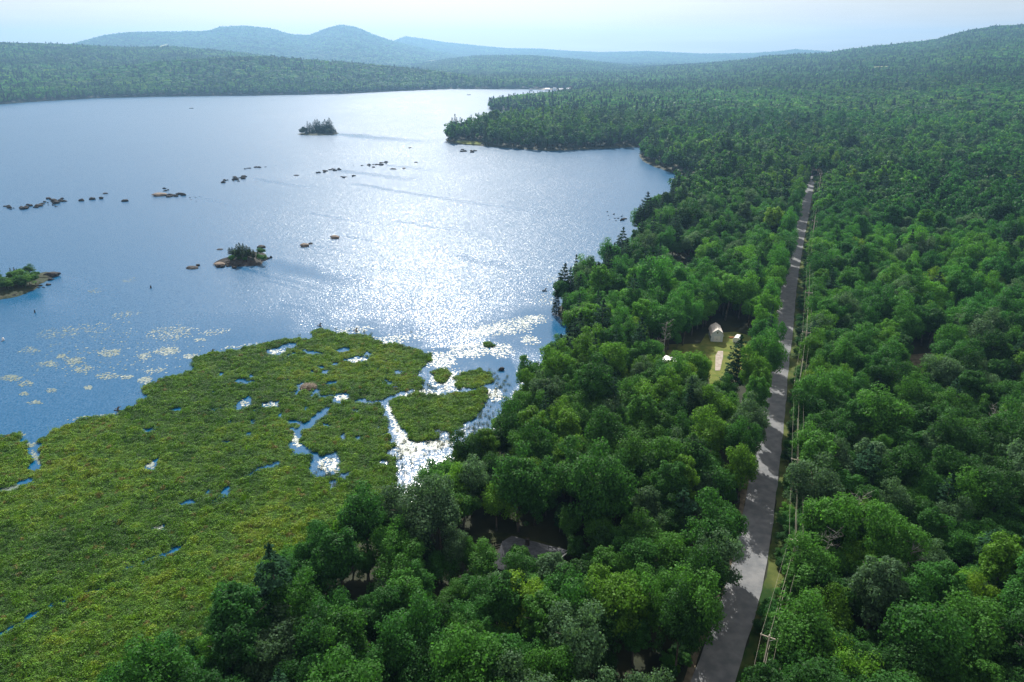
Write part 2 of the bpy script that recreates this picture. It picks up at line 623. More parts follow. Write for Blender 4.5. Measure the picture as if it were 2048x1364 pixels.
# ------------------------------------------------------------------ masks: marsh, clearings, road
MARSH = P0([(-500, 900), (0, 872), (35, 868), (45, 885), (75, 888), (90, 874), (110, 862), (180, 835), (230, 830), (265, 815), (297, 795), (285, 775), (310, 765),
            (350, 752), (388, 742), (385, 722), (412, 708), (460, 703), (530, 687), (590, 677), (625, 682), (622, 665), (640, 658), (655, 662), (690, 670),
            (740, 672), (765, 690), (800, 690), (868, 712), (850, 730), (838, 738), (836, 752), (846, 768), (815, 783), (770, 797), (768, 815), (778, 845), (774, 862),
            (760, 875), (790, 865), (792, 890), (770, 905), (790, 915), (790, 935), (790, 960), (800, 1010), (900, 1010), (800, 1100), (620, 1180), (480, 1300), (400, 1400), (60, 1560), (-500, 1560)])
ISLETS = [P0([(778, 803), (800, 795), (830, 787), (870, 792), (920, 786), (975, 778), (975, 800), (955, 830), (930, 850), (905, 865), (870, 858), (845, 865), (815, 864), (798, 848), (785, 822)]),
          P0([(910, 757), (925, 745), (955, 741), (982, 747), (985, 765), (950, 778), (915, 776)]),
          P0([(864, 744), (880, 738), (902, 744), (900, 756), (885, 768), (870, 760)]),
          P0([(812, 870), (840, 864), (872, 866), (875, 876), (845, 882), (815, 879)]),
          P0([(968, 688), (985, 686), (990, 692), (972, 695)]),
          P0([(822, 773), (836, 770), (846, 776), (832, 782)])]
HOLES = [(490, 764, 22, 4), (488, 808, 13, 12), (543, 810, 19, 7), (553, 703, 20, 7), (602, 776, 8, 13), (628, 786, 5, 8), (682, 796, 17, 9), (658, 768, 8, 5), (715, 720, 22, 6), (690, 700, 14, 5),
         (675, 728, 11, 3), (650, 745, 6, 5), (662, 768, 8, 4), (300, 860, 8, 5), (306, 929, 11, 9), (318, 1055, 10, 7), (375, 1005, 14, 3), (648, 940, 30, 14), (722, 802, 14, 3),
         (660, 925, 22, 18), (768, 925, 12, 5), (352, 820, 12, 3), (620, 706, 14, 3), (580, 692, 16, 4), (735, 708, 7, 4), (795, 745, 5, 4), (770, 760, 6, 3), (415, 985, 4, 2), (690, 955, 8, 8), (665, 968, 5, 10)]
CHANNELS = [([(652, 820), (630, 840), (600, 862), (588, 885), (602, 902), (630, 908), (640, 935)], 1.3), ([(500, 950), (520, 938), (552, 928)], 0.8), ([(425, 1003), (448, 993), (457, 973)], 0.5),
            ([(325, 1112), (345, 1100), (366, 1094)], 0.55), ([(-40, 1300), (0, 1272), (20, 1255), (50, 1240), (100, 1215), (150, 1193), (205, 1181)], 0.25), ([(205, 1181), (245, 1140), (290, 1122), (330, 1110)], 0.0),
            ([(62, 880), (72, 910), (70, 940)], 0.9), ([(-40, 1000), (0, 983), (30, 975), (58, 964)], 1.0), ([(770, 802), (782, 830), (790, 870), (800, 900)], 1.2),
            ([(800, 790), (860, 780), (905, 775)], 1.5), ([(770, 800), (735, 806)], 0.5), ([(590, 770), (640, 790)], 0.25), ([(660, 790), (690, 812)], 0.4), ([(565, 720), (600, 700)], 0.3)]
HOLES_W = []
for hx, hy, ha, hb in HOLES:
    cx, cyy = flat(hx, hy)
    x1, _ = flat(hx + ha, hy)
    _, y1 = flat(hx, hy - hb)
    HOLES_W.append((float(cx), float(cyy), abs(float(x1 - cx)) * 1.0 + 0.2, abs(float(y1 - cyy)) * 1.1 + 0.4))
hr = np.random.default_rng(5)
for _ in range(60):
    cx, cyy = flat(hr.uniform(420, 840), hr.uniform(690, 900) + hr.normal() * 20)
    HOLES_W.append((float(cx), float(cyy), hr.uniform(0.5, 1.6), hr.uniform(0.5, 1.5)))
CH_W = [(P0(p), wd * 1.0 + 0.25) for p, wd in CHANNELS]


def marsh_mask(x, y):
    wx = x + 0.7 * wob(x, y, 1.6, 1) + 0.3 * wob(x, y, 0.5, 4)
    wy = y + 0.9 * wob(y, x, 1.8, 2) + 0.4 * wob(y, x, 0.6, 5)
    m = inside(MARSH, wx, wy)
    for hx, hy, a, b_ in HOLES_W:
        m &= ((wx - hx) / a) ** 2 + ((wy - hy) / b_) ** 2 > 1
    for p, wd in CH_W:
        m &= seg_dist(p, wx, wy, closed=False) > wd
    for p in ISLETS:
        m |= inside(p, wx, wy)
    return m


ROAD_PX = [(1405, 1460), (1427, 1364), (1468, 1242), (1503, 1117), (1527, 966), (1537, 898), (1550, 796), (1559, 718), (1567, 668), (1575, 600), (1582, 552), (1591, 505), (1600, 460), (1607, 430), (1614, 395), (1620, 366)]
ROAD = GP(ROAD_PX)


def catmull(pts, step):
    out = []
    n_ = len(pts)
    for i in range(n_ - 1):
        p0, p1, p2, p3 = pts[max(i - 1, 0)], pts[i], pts[i + 1], pts[min(i + 2, n_ - 1)]
        m = max(2, int((p2 - p1).length / step))
        for k_ in range(m):
            t = k_ / m
            out.append(0.5 * ((2 * p1) + (p2 - p0) * t + (2 * p0 - 5 * p1 + 4 * p2 - p3) * t * t + (3 * p1 - p0 - 3 * p2 + p3) * t ** 3))
    out.append(pts[-1])
    return out


d0 = (ROAD[0] - ROAD[1]).normalized()
d1 = (ROAD[-1] - ROAD[-3]).normalized()
ROAD = [ROAD[0] + d0 * 160, ROAD[0] + d0 * 60] + ROAD + [ROAD[-1] + d1 * 25, ROAD[-1] + d1 * 60 + Vector((35, -6, 0)), ROAD[-1] + d1 * 70 + Vector((110, -20, 0))]
ROADC = catmull(ROAD, 3.0)
ROAD_XY = np.array([(p.x, p.y) for p in ROADC])


def road_signed(x, y):
    """distance from the road centre, + on the right-hand side going away from the camera"""
    best = np.full(x.shape, 1e9)
    sg = np.zeros(x.shape)
    P = ROAD_XY[::3]
    for i in range(len(P) - 1):
        ex, ey = P[i + 1] - P[i]
        t = np.clip(((x - P[i, 0]) * ex + (y - P[i, 1]) * ey) / (ex * ex + ey * ey), 0, 1)
        dx, dy = x - P[i, 0] - t * ex, y - P[i, 1] - t * ey
        d = np.hypot(dx, dy)
        s = np.sign(dx * ey - dy * ex)
        up = d < best
        best = np.where(up, d, best)
        sg = np.where(up, s, sg)
    return best * np.where(sg == 0, 1, sg)


def ribbon(name, pts, w0, w1, m, lift, jitter=0.0):
    vs_, fs_ = [], []
    for i, p in enumerate(pts):
        d = (pts[min(i + 1, len(pts) - 1)] - pts[max(i - 1, 0)])
        d.z = 0
        d.normalize()
        nrm = Vector((d.y, -d.x, 0))
        j0, j1 = random.uniform(-jitter, jitter), random.uniform(-jitter, jitter)
        for wv in (w0 + j0, w0 * 0.5 + w1 * 0.5, w1 + j1):
            q = p + nrm * wv
            vs_.append((q.x, q.y, H(p.x, p.y) + lift))
    for i in range(len(pts) - 1):
        for k_ in range(2):
            a = i * 3 + k_
            fs_.append((a, a + 1, a + 4, a + 3))
    o = MB().add(vs_, fs_).build(name, m, smooth=True)
    return o


tag(ribbon('road', ROADC, -3.0, 2.85, M_ASPHALT, 0.16, 0.12), 'narrow grey asphalt road dappled with tree shade running through the forest', kind='structure')
tag(ribbon('roadside_verge', ROADC, 2.7, 8.2, M_VERGE, 0.08, 0.5), 'strip of rough grass beside the road under the power lines', kind='structure')
tag(ribbon('gravel_shoulder', ROADC, -4.2, -3.0, M_DIRT, 0.1, 0.3), 'dirt shoulder along the left edge of the road', kind='structure')


def patch(name, px, m, lift, label):
    pts = GP(px)
    c = sum(pts, Vector()) / len(pts)
    vs_ = [(c.x, c.y, c.z + lift)] + [(p.x, p.y, H(p.x, p.y) + lift) for p in pts]
    fs_ = [(0, i + 1, (i + 1) % len(pts) + 1) for i in range(len(pts))]
    return tag(MB().add(vs_, fs_).build(name, m), label, kind='structure')


patch('lawn', [(1290, 712), (1300, 690), (1400, 688), (1412, 668), (1470, 664), (1500, 672), (1515, 694), (1500, 725), (1480, 745), (1458, 760), (1448, 800), (1425, 800), (1415, 745), (1380, 760), (1310, 770)], M_LAWN, 0.12,
      'sunlit yellow grass clearing around the small pale barn')
patch('driveway', [(1430, 742), (1431, 712), (1436, 703), (1446, 703), (1446, 714), (1440, 742)], M_GRAVEL, 0.2, 'pale gravel patch of driveway in the grass below the small barn')
patch('dirt_drive', [(1492, 1046), (1484, 1030), (1492, 1021), (1510, 1028), (1535, 1040), (1532, 1054), (1512, 1050)], M_GRAVEL, 0.13, 'sunlit dirt mouth of a drive on the left side of the road')
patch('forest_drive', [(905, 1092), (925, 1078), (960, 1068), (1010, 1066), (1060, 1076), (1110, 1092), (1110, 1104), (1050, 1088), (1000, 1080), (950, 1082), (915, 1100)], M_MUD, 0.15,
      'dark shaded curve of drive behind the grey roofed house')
patch('field', [(1735, 143), (1745, 138), (1770, 136.5), (1800, 139), (1795, 141), (1760, 144)], M_FIELD, 6.0, 'pale grassy clearing on the slope of the right hill')
patch('field', [(316, 100), (322, 93), (338, 88), (334, 95), (326, 101)], M_FIELD, 6.0, 'pale clearing on the wooded hill beyond the left shore')
patch('field', [(165, 96), (170, 93.5), (184, 94.5), (182, 97)], M_FIELD, 6.0, 'small bright field near the crest of the left hill')
patch('field', [(35, 94), (45, 91), (60, 93), (58, 95.5)], M_FIELD, 6.0, 'small bright field at the left end of the left hill')
patch('field', [(845, 124.5), (870, 121.5), (885, 122.5), (868, 125.5)], M_FIELD, 6.0, 'small pale field on the middle hill across the lake')
patch('beach', [(1072, 179.2), (1080, 177.2), (1110, 176.6), (1128, 178.2), (1122, 180)], M_GRAVEL, 0.6, 'narrow pale beach on the far shore of the lake')
patch('shore_lawn', [(905, 285), (915, 281), (945, 283), (965, 286), (960, 290), (930, 289)], M_LAWN, 0.5, 'bright strip of lawn at the tip of the wooded point')

patch('bare_ground', [(1790, 738), (1800, 712), (1866, 706), (1874, 730), (1866, 760), (1815, 764)], M_DIRT, 0.15, 'small brown patch of bare ground among the trees right of the road')

# open ground where no tree stands
CLEAR = [P0(p, 2.6) for p in (
    [(1300, 738), (1318, 712), (1365, 700), (1400, 662), (1440, 640), (1500, 655), (1515, 686), (1492, 716), (1474, 745), (1460, 812), (1424, 822), (1405, 792), (1372, 776), (1330, 765), (1300, 750)],
    [(885, 1112), (900, 1085), (960, 1076), (1060, 1076), (1130, 1088), (1150, 1120), (1135, 1150), (1040, 1163), (990, 1150), (985, 1125), (930, 1118)],
    [(1318, 560), (1325, 528), (1370, 520), (1400, 535), (1398, 572), (1370, 580)],
    [(1478, 1075), (1480, 1022), (1500, 1010), (1530, 1030), (1530, 1070)],
    [(1785, 735), (1800, 706), (1870, 700), (1880, 730), (1875, 775), (1810, 785)],
    [(1735, 143), (1745, 138), (1770, 136.5), (1800, 139), (1795, 141), (1760, 144)],
    [(905, 288), (912, 280), (965, 283), (968, 290)],
)]
FIELDS_G = []
for o in list(bpy.data.objects):
    if o.name.startswith('field') or o.name.startswith('beach'):
        FIELDS_G.append(np.array([(v.co.x, v.co.y) for v in o.data.vertices][1:]))


# ------------------------------------------------------------------ tree models
def quads(pos, nrm, size, aspect, rg, fold=0.0):
    """leaf shaped four-cornered faces"""
    m = len(pos)
    a = rg.normal(size=(m, 3))
    a -= nrm * (a * nrm).sum(1, keepdims=True)
    a /= np.linalg.norm(a, axis=1, keepdims=True) + 1e-9
    b_ = np.cross(nrm, a)
    s = size[:, None]
    v0 = pos - a * s * 0.5
    v2 = pos + a * s * 0.5
    v1 = pos + b_ * s * 0.5 * aspect + a * s * 0.05 + nrm * s * fold
    v3 = pos - b_ * s * 0.5 * aspect + a * s * 0.05 + nrm * s * fold
    V = np.stack([v0, v1, v2, v3], 1).reshape(-1, 3)
    F = np.arange(m * 4).reshape(-1, 4)
    return V, F


def sph(rg, m):
    v = rg.normal(size=(m, 3))
    return v / np.linalg.norm(v, axis=1, keepdims=True)


def limb_mesh(H_, Rc, rg, nl=5, base=0.22, top=0.72):
    mb = MB()
    lean = Vector((rg.normal() * 0.4, rg.normal() * 0.4, 0))
    pts = [Vector((0, 0, -0.6)), Vector((0, 0, H_ * 0.2)) + lean * 0.3, Vector((0, 0, H_ * 0.45)) + lean * 0.7, Vector((0, 0, H_ * top)) + lean]
    mb.tube(pts, [base * 1.25, base, base * 0.7, base * 0.25], 6)
    for i in range(nl):
        t = rg.uniform(0.35, 0.62)
        p = Vector((lean.x * t, lean.y * t, H_ * t))
        a = 2 * math.pi * (i + rg.uniform(0, 0.6)) / nl
        L = Rc * rg.uniform(0.55, 0.8)
        q = p + Vector((math.cos(a) * L * 0.5, math.sin(a) * L * 0.5, L * 0.45))
        e = p + Vector((math.cos(a) * L, math.sin(a) * L, L * 0.75))
        mb.tube([p, q, e], [base * 0.45, base * 0.3, base * 0.1], 5)
    return np.array(mb.v), mb.f


def broad_crown(seed, H_, Rc, nleaf, ls, nlobe, style=0):
    rg = np.random.default_rng(seed)
    cz = H_ * (0.62 if style != 1 else 0.58)
    sv_ = H_ - cz
    dirs = sph(rg, nlobe * 4)
    dirs = dirs[dirs[:, 2] > -0.5][:nlobe]
    env = np.array([Rc * 0.78, Rc * 0.78, sv_ * (0.86 if style == 2 else 0.78)])
    ph = np.arctan2(dirs[:, 1], dirs[:, 0])
    p1, p2, p3 = rg.uniform(0, 6.28, 3)
    irr = 1 + 0.2 * np.sin(ph + p1) + 0.17 * np.sin(2 * ph + p2) + 0.12 * np.sin(3 * ph + p3 + dirs[:, 2] * 3)
    pos = dirs * env * rg.uniform(0.55, 1.12, (len(dirs), 1)) * irr[:, None]
    low = dirs[:, 2] < 0
    pos[low, 2] *= 1.2
    pos += np.array([rg.normal() * 0.3, rg.normal() * 0.3, cz])
    rad = Rc * rg.uniform(0.13, 0.33, len(dirs))
    ic = sph(rg, 6) * env * 0.4 + np.array([0, 0, cz])
    pos = np.vstack([pos, ic])
    rad = np.concatenate([rad, np.full(6, Rc * 0.42)])
    wgt = rad ** 2
    cnt = np.maximum(8, (nleaf * wgt / wgt.sum()).astype(int))
    VV, NN = [], []
    for p, r, c in zip(pos, rad, cnt):
        d = sph(rg, c * 2)
        keep = rg.uniform(size=len(d)) < 0.42 + 0.58 * (d[:, 2] * 0.5 + 0.5)
        d = d[keep][:c]
        sub = 1 + 0.3 * np.sin(d[:, 0] * 7 + seed) * np.sin(d[:, 1] * 7 + 1) * np.sin(d[:, 2] * 6 + p[0])
        q = p + d * r * (0.62 + 0.5 * rg.uniform(size=(len(d), 1))) * sub[:, None] * np.array([1.08, 1.08, 0.82])
        nn_ = d * 0.75 + np.array([0, 0, 0.45]) + rg.normal(size=d.shape) * 0.42
        VV.append(q)
        NN.append(nn_ / np.linalg.norm(nn_, axis=1, keepdims=True))
    P_, N_ = np.vstack(VV), np.vstack(NN)
    sz = ls * rg.uniform(0.55, 1.35, len(P_))
    return quads(P_, N_, sz, 0.72, rg, 0.06)


def conifer_crown(seed, H_, Rc, nspray, ss, irregular=0.3, start=0.18):
    rg = np.random.default_rng(seed)
    VV, NN, SZ = [], [], []
    nlev = 15 if irregular < 0.5 else 11
    tot = sum((1 - i / nlev) for i in range(nlev))
    for i in range(nlev):
        t = start + (1 - start) * i / (nlev - 0.4)
        rl = Rc * (1 - ((t - start) / (1 - start)) ** (1.1 if irregular < 0.5 else 1.8)) * rg.uniform(1 - irregular * 0.6, 1 + irregular * 0.3) + 0.25
        nb = int(rg.integers(5, 9))
        per = max(3, int(nspray * (1 - i / nlev) / tot / nb))
        a0 = rg.uniform(0, 6.3)
        for k_ in range(nb):
            a = a0 + 2 * math.pi * k_ / nb + rg.normal() * 0.2
            L = rl * rg.uniform(1 - irregular, 1.1)
            u = np.sqrt(rg.uniform(0.03, 1, per))
            wv = (1 - u * 0.55) * L * 0.3 * rg.normal(size=per)
            rise = 0.12 if irregular >= 0.5 else -0.22
            x_ = u * L * math.cos(a) - wv * math.sin(a)
            y_ = u * L * math.sin(a) + wv * math.cos(a)
            z_ = t * H_ + rise * u * L + rg.normal(size=per) * 0.1
            VV.append(np.stack([x_, y_, z_], 1))
            nn_ = np.stack([math.cos(a) * 0.25 + rg.normal(size=per) * 0.3, math.sin(a) * 0.25 + rg.normal(size=per) * 0.3, np.ones(per)], 1)
            NN.append(nn_ / np.linalg.norm(nn_, axis=1, keepdims=True))
            SZ.append(np.full(per, ss) * rg.uniform(0.6, 1.3, per))
    m = max(6, nspray // 60)
    VV.append(np.stack([rg.normal(size=m) * 0.1, rg.normal(size=m) * 0.1, H_ - rg.uniform(0, 1.4, m)], 1))
    q = sph(rg, m)
    NN.append(q)
    SZ.append(np.full(m, ss * 0.8))
    return quads(np.vstack(VV), np.vstack(NN), np.concatenate(SZ), 0.55, rg, -0.08)


def straight_trunk(H_, base=0.2):
    mb = MB()
    mb.tube([(0, 0, -0.6), (0.05, 0.02, H_ * 0.5), (0, 0, H_ * 0.97)], [base * 1.2, base * 0.7, base * 0.12], 6)
    return np.array(mb.v), mb.f


def tri_quads(fs_):
    return [np.array([f for f in fs_ if len(f) == k_]) for k_ in sorted({len(f) for f in fs_})]


BH, BR = 13.0, 4.6       # size of the model broadleaf
CH_, CR = 16.0, 3.0      # size of the model conifer
hidden = {}


def join_proto(coll, name, crown, trunk, cm):
    V1, F1 = crown
    if trunk is not None:
        V2, F2 = trunk
        fl = [F1] + [f + len(V1) for f in tri_quads(F2)]
        V_ = np.vstack([V1, V2])
        mi = np.concatenate([np.zeros(len(F1), int), np.ones(sum(len(f) for f in fl[1:]), int)])
    else:
        fl, V_, mi = [F1], V1, np.zeros(len(F1), int)
    me_ = mesh_np(name, V_, fl, [cm, M_BARK], mi)
    return link(name, me_, col=coll)


near_crowns, near_trunks, pine_crowns, pine_trunks = [], [], [], []
protos = bpy.data.collections.new('forest_models')
NB, NPINE = 9, 5
shapes = []
for i in range(NB):
    rg = np.random.default_rng(100 + i)
    st = [0, 0, 2, 1, 0, 2, 0, 1, 0][i]
    shapes.append(['rounded', 'rounded', 'narrow', 'spreading', 'rounded', 'narrow', 'rounded', 'spreading', 'rounded'][i])
    rc = BR * [1, 0.95, 0.72, 1.15, 1.0, 0.78, 0.9, 1.1, 1.05][i]
    c = broad_crown(200 + i, BH, rc, 13000, 0.36, int(rg.integers(44, 70)), st)
    t = limb_mesh(BH, rc, rg)
    near_crowns.append(mesh_np('broadleaf_crown', c[0], [c[1]], [M_LEAF]))
    near_trunks.append(mesh_np('broadleaf_trunk', t[0], tri_quads(t[1]), [M_BARK]))
    join_proto(protos, 'forest_tree', c, t, M_LEAF)
for i in range(NPINE):
    white_pine = i >= 2
    c = conifer_crown(300 + i, CH_, CR * (1.35 if white_pine else 0.95), 2600, 0.75 if white_pine else 0.6, 0.55 if white_pine else 0.2, 0.3 if white_pine else 0.12)
    t = straight_trunk(CH_)
    pine_crowns.append(mesh_np('conifer_crown', c[0], [c[1]], [M_NEEDLE]))
    pine_trunks.append(mesh_np('conifer_trunk', t[0], tri_quads(t[1]), [M_BARK]))
    join_proto(protos, 'forest_tree', c, t, M_NEEDLE)
NMID = 6
for i in range(NMID):
    c = broad_crown(400 + i, BH, BR * [1, .95, .8, 1.1, .9, 1.05][i], 1700, 0.95, 28, [0, 0, 2, 1, 0, 0][i])
    join_proto(protos, 'forest_tree', c, straight_trunk(BH * 0.6), M_LEAF)
for i in range(3):
    c = conifer_crown(500 + i, CH_, CR * (1.3 if i == 2 else 1.0), 700, 1.1, 0.5 if i == 2 else 0.2, 0.2)
    join_proto(protos, 'forest_tree', c, straight_trunk(CH_), M_NEEDLE)
NFAR = 5
for i in range(NFAR):
    c = broad_crown(600 + i, BH, BR * [1, .95, .8, 1.1, .9][i], 420, 1.9, 14, [0, 0, 2, 1, 0][i])
    join_proto(protos, 'forest_tree', c, None, M_LEAF)
for i in range(2):
    c = conifer_crown(700 + i, CH_, CR, 260, 1.8, 0.2, 0.15)
    join_proto(protos, 'forest_tree', c, None, M_NEEDLE)
I_PINE, I_MID, I_MIDC, I_FAR, I_FARC = NB, NB + NPINE, NB + NPINE + NMID, NB + NPINE + NMID + 3, NB + NPINE + NMID + 3 + NFAR


def scatter(name, coll, pos, rot, scl, idx, tint, label):
    me_ = bpy.data.meshes.new(name)
    nvt = len(pos)
    me_.vertices.add(nvt)
    me_.vertices.foreach_set('co', np.asarray(pos, np.float32).ravel())
    for an, ty, dat, key in (('rot', 'FLOAT_VECTOR', rot, 'vector'), ('scl', 'FLOAT_VECTOR', scl, 'vector'), ('tint', 'FLOAT_VECTOR', tint, 'vector')):
        a = me_.attributes.new(an, ty, 'POINT')
        a.data.foreach_set(key, np.asarray(dat, np.float32).ravel())
    a = me_.attributes.new('idx', 'INT', 'POINT')
    a.data.foreach_set('value', np.asarray(idx, np.int32))
    o = link(name, me_)
    ng = bpy.data.node_groups.new(name + '_scatter', 'GeometryNodeTree')
    ng.interface.new_socket('Geometry', in_out='INPUT', socket_type='NodeSocketGeometry')
    ng.interface.new_socket('Geometry', in_out='OUTPUT', socket_type='NodeSocketGeometry')
    N_, L_ = ng.nodes, ng.links
    gi, go = N_.new('NodeGroupInput'), N_.new('NodeGroupOutput')
    ip = N_.new('GeometryNodeInstanceOnPoints')
    ci = N_.new('GeometryNodeCollectionInfo')
    ci.inputs['Collection'].default_value = coll
    ci.inputs['Separate Children'].default_value = True
    ci.inputs['Reset Children'].default_value = True
    ip.inputs['Pick Instance'].default_value = True

    def na_(an, ty):
        q = N_.new('GeometryNodeInputNamedAttribute')
        q.data_type = ty
        q.inputs['Name'].default_value = an
        return q.outputs['Attribute']
    L_.new(gi.outputs[0], ip.inputs['Points'])
    L_.new(ci.outputs[0], ip.inputs['Instance'])
    L_.new(na_('idx', 'INT'), ip.inputs['Instance Index'])
    e2 = N_.new('FunctionNodeEulerToRotation')
    L_.new(na_('rot', 'FLOAT_VECTOR'), e2.inputs[0])
    L_.new(e2.outputs[0], ip.inputs['Rotation'])
    L_.new(na_('scl', 'FLOAT_VECTOR'), ip.inputs['Scale'])
    L_.new(ip.outputs[0], go.inputs[0])
    md = o.modifiers.new('scatter', 'NODES')
    md.node_group = ng
    tag(o, label, kind='stuff')
    return o


# ------------------------------------------------------------------ forest placement
PAL = np.array([(0.026, 0.092, 0.021), (0.037, 0.138, 0.027), (0.056, 0.18, 0.029), (0.088, 0.23, 0.026), (0.13, 0.25, 0.022), (0.08, 0.16, 0.075)])
PNAME = ['dark green', 'deep green', 'mid green', 'bright green', 'yellow green', 'grey green']


def grid_pts(r0, r1, sp, seed, azl=-44, azr=44):
    rg = np.random.default_rng(seed)
    n_ = int(r1 / sp) + 2
    gx = np.arange(-n_, n_ + 1) * sp
    gy = np.arange(-8, n_ + 1) * sp
    X, Y = np.meshgrid(gx, gy)
    X = X + (np.arange(len(gy)) % 2)[:, None] * sp * 0.5
    X = X.ravel()
    Y = Y.ravel()
    q = np.hypot(X, Y)
    az = np.degrees(np.arctan2(X, Y))
    k_ = (q >= r0) & (q < r1) & (az > azl) & (az < azr)
    X, Y = X[k_], Y[k_]
    X += rg.uniform(-0.42, 0.42, len(X)) * sp
    Y += rg.uniform(-0.42, 0.42, len(Y)) * sp
    return X, Y


def land_ok(x, y, mg=0.6):
    k_ = ~inside(LAKE, x, y)
    k_ &= seg_dist(LAKE, x, y) > mg
    return k_


XS, YS, SPC, LOD = [], [], [], []
for (r0, r1, sp, lod, seed) in ((40, 260, 4.3, 0, 1), (260, 420, 4.9, 0, 2), (420, 1000, 6.0, 1, 3), (1000, 2000, 7.4, 2, 4), (2000, 4400, 11.0, 2, 5), (4400, 8300, 19.0, 2, 6)):
    x, y = grid_pts(r0, r1, sp, seed, -60 if r1 < 300 else -44, 60 if r1 < 300 else 44)
    k_ = land_ok(x, y)
    if r1 < 1100:
        for c in CLEAR:
            k_ &= ~inside(c, x, y)
        rs = road_signed(x, y)
        k_ &= (rs < -10.5) | (rs > 7.7)
    else:
        for c in FIELDS_G:
            k_ &= ~inside(c, x, y)
    x, y = x[k_], y[k_]
    XS.append(x); YS.append(y); SPC.append(np.full(len(x), sp)); LOD.append(np.full(len(x), lod))
row = []
rgr = np.random.default_rng(77)
acc = 0.0
for i in range(1, len(ROADC) - 1):
    acc += (ROADC[i] - ROADC[i - 1]).length
    if acc < 4.6 or ROADC[i].y > 620:
        continue
    acc = rgr.uniform(-1.2, 1.2)
    d = ROADC[i + 1] - ROADC[i]
    d.z = 0
    d.normalize()
    if rgr.uniform() < 0.8:
        o_ = -rgr.uniform(4.1, 5.9)
        row.append((ROADC[i].x + d.y * o_, ROADC[i].y - d.x * o_))
row = np.array(row)
k_ = np.ones(len(row), bool)
for c in CLEAR[3:4]:
    k_ &= ~inside(c, row[:, 0], row[:, 1])
row = row[k_]
NROW = len(row)
XS.append(row[:, 0]); YS.append(row[:, 1]); SPC.append(np.full(NROW, 5.7)); LOD.append(np.zeros(NROW, int))
X, Y, SPC, LOD = map(np.concatenate, (XS, YS, SPC, LOD))
Z = height(X, Y)
q = np.hypot(X, Y)
# leave out what the crests hide for good
px, py, dep = project(X, Y, Z + 14)
N = len(X)
rg = np.random.default_rng(11)
u = rg.uniform(size=N)
patchn = wob(X, Y, 60, 1) + 0.6 * wob(X, Y, 170, 4)
shore_d = seg_dist(LAKE, X, Y)
pcon = 0.025 + 0.1 * np.clip(patchn, 0, 1) + 0.1 * (q > 1500) + 0.35 * np.clip(1 - shore_d / 30, 0, 1) * (q > 210) + 0.1 * ((q > 600) & (q < 1300) & (X < 260))
pcon += 0.22 * np.clip(wob(X, Y, 210, 15) - 0.25, 0, 1) * (q > 450)
con = rg.uniform(size=N) < pcon
size = np.clip(rg.normal(0.84, 0.23, N), 0.42, 1.4) * np.clip(SPC / 6.0, 0.9, 3.0)
big = rg.uniform(size=N) < 0.12
size[big] *= 1.2
# low shrubby growth along the marsh edge
shrub = np.clip(1 - (shore_d - 1) / 9, 0, 1) * (q < 200) * (X < 60)
size *= 1 - 0.55 * shrub * rg.uniform(0.6, 1, N)
con &= ~(shrub > 0.2)
zsc = size * rg.uniform(0.95, 1.3, N)
far = SPC > 7
size[-NROW:] = np.clip(size[-NROW:], 0.82, 1.1)
zsc[-NROW:] = rg.uniform(1.1, 1.5, NROW)
gap_ = inside(P0([(880, 1150), (1000, 1160), (1150, 1150), (1160, 1270), (880, 1270)], 2.6), X, Y)
zsc[gap_] *= 0.72
size[gap_] *= 0.9
zsc[far] = np.minimum(zsc[far], 1.0 + 0.25 * rg.uniform(size=far.sum()))
zsc = np.where(SPC > 15, zsc * 1.0, zsc)
# colour of each tree
mix = rg.normal(0, 0.9, N) + patchn * 1.0 + 0.5 * wob(X, Y, 420, 7)
ci_ = np.select([mix < -0.9, mix < 0.1, mix < 1.15, mix < 2.1], [0, 1, 2, 3], 4)
grey = rg.uniform(size=N) < 0.09
ci_[grey] = 5
yel = (rg.uniform(size=N) < 0.008)
ci_[yel] = 4
ci_[(ci_ == 4) & ~yel & (rg.uniform(size=N) < 0.75)] = 3
tint = PAL[ci_] * rg.uniform(0.82, 1.2, (N, 1)) * (1 + 0.22 * wob(X, Y, 95, 9) + np.where(q > 600, 0.28, 0.0) * wob(X, Y, 330, 21))[:, None]
tint[:, 0] *= 1 + np.where(ci_ >= 4, 0.0, 0.25) * np.clip(wob(X, Y, 130, 12), -0.5, 1)
tint[con] = np.array([0.018, 0.052, 0.024]) * rg.uniform(0.8, 1.3, (con.sum(), 1))
idx = np.zeros(N, int)
for lod, b0, nb, c0, nc in ((0, 0, NB, I_PINE, NPINE), (1, I_MID, NMID, I_MIDC, 3), (2, I_FAR, NFAR, I_FARC, 2)):
    m = LOD == lod
    idx[m] = np.where(con[m], c0 + rg.integers(0, nc, m.sum()), b0 + rg.integers(0, nb, m.sum()))
rotz = rg.uniform(0, 6.283, N)
tilt = rg.normal(0, 0.04, (N, 2))

# the trees that show largest stand as single objects
px, py, dep = project(X, Y, Z + 8 * size)
infr = (px > -60) & (px < 2108) & (py < 1430) & (py > 0)
rank = np.where(infr & (LOD == 0) & ~con, size / dep, 0)
single_b = np.zeros(N, bool)
single_b[np.argsort(-rank)[:290]] = True
rankc = np.where(infr & (LOD == 0) & con & (q < 330), zsc / dep, 0)
single_c = np.zeros(N, bool)
single_c[np.argsort(-rankc)[:60]] = rankc[np.argsort(-rankc)[:60]] > 0
single = single_b | single_c

keep = ~single
scatter('forest', protos, np.stack([X, Y, Z - 0.2], 1)[keep], np.column_stack([tilt, rotz])[keep], np.column_stack([size, size, zsc])[keep], idx[keep], tint[keep],
        'unbroken green summer forest covering the land and hills around the lake')
print('forest trees', N, 'single', single.sum())

roadside = road_signed(X, Y)
marsh_d = seg_dist(MARSH, X, Y)


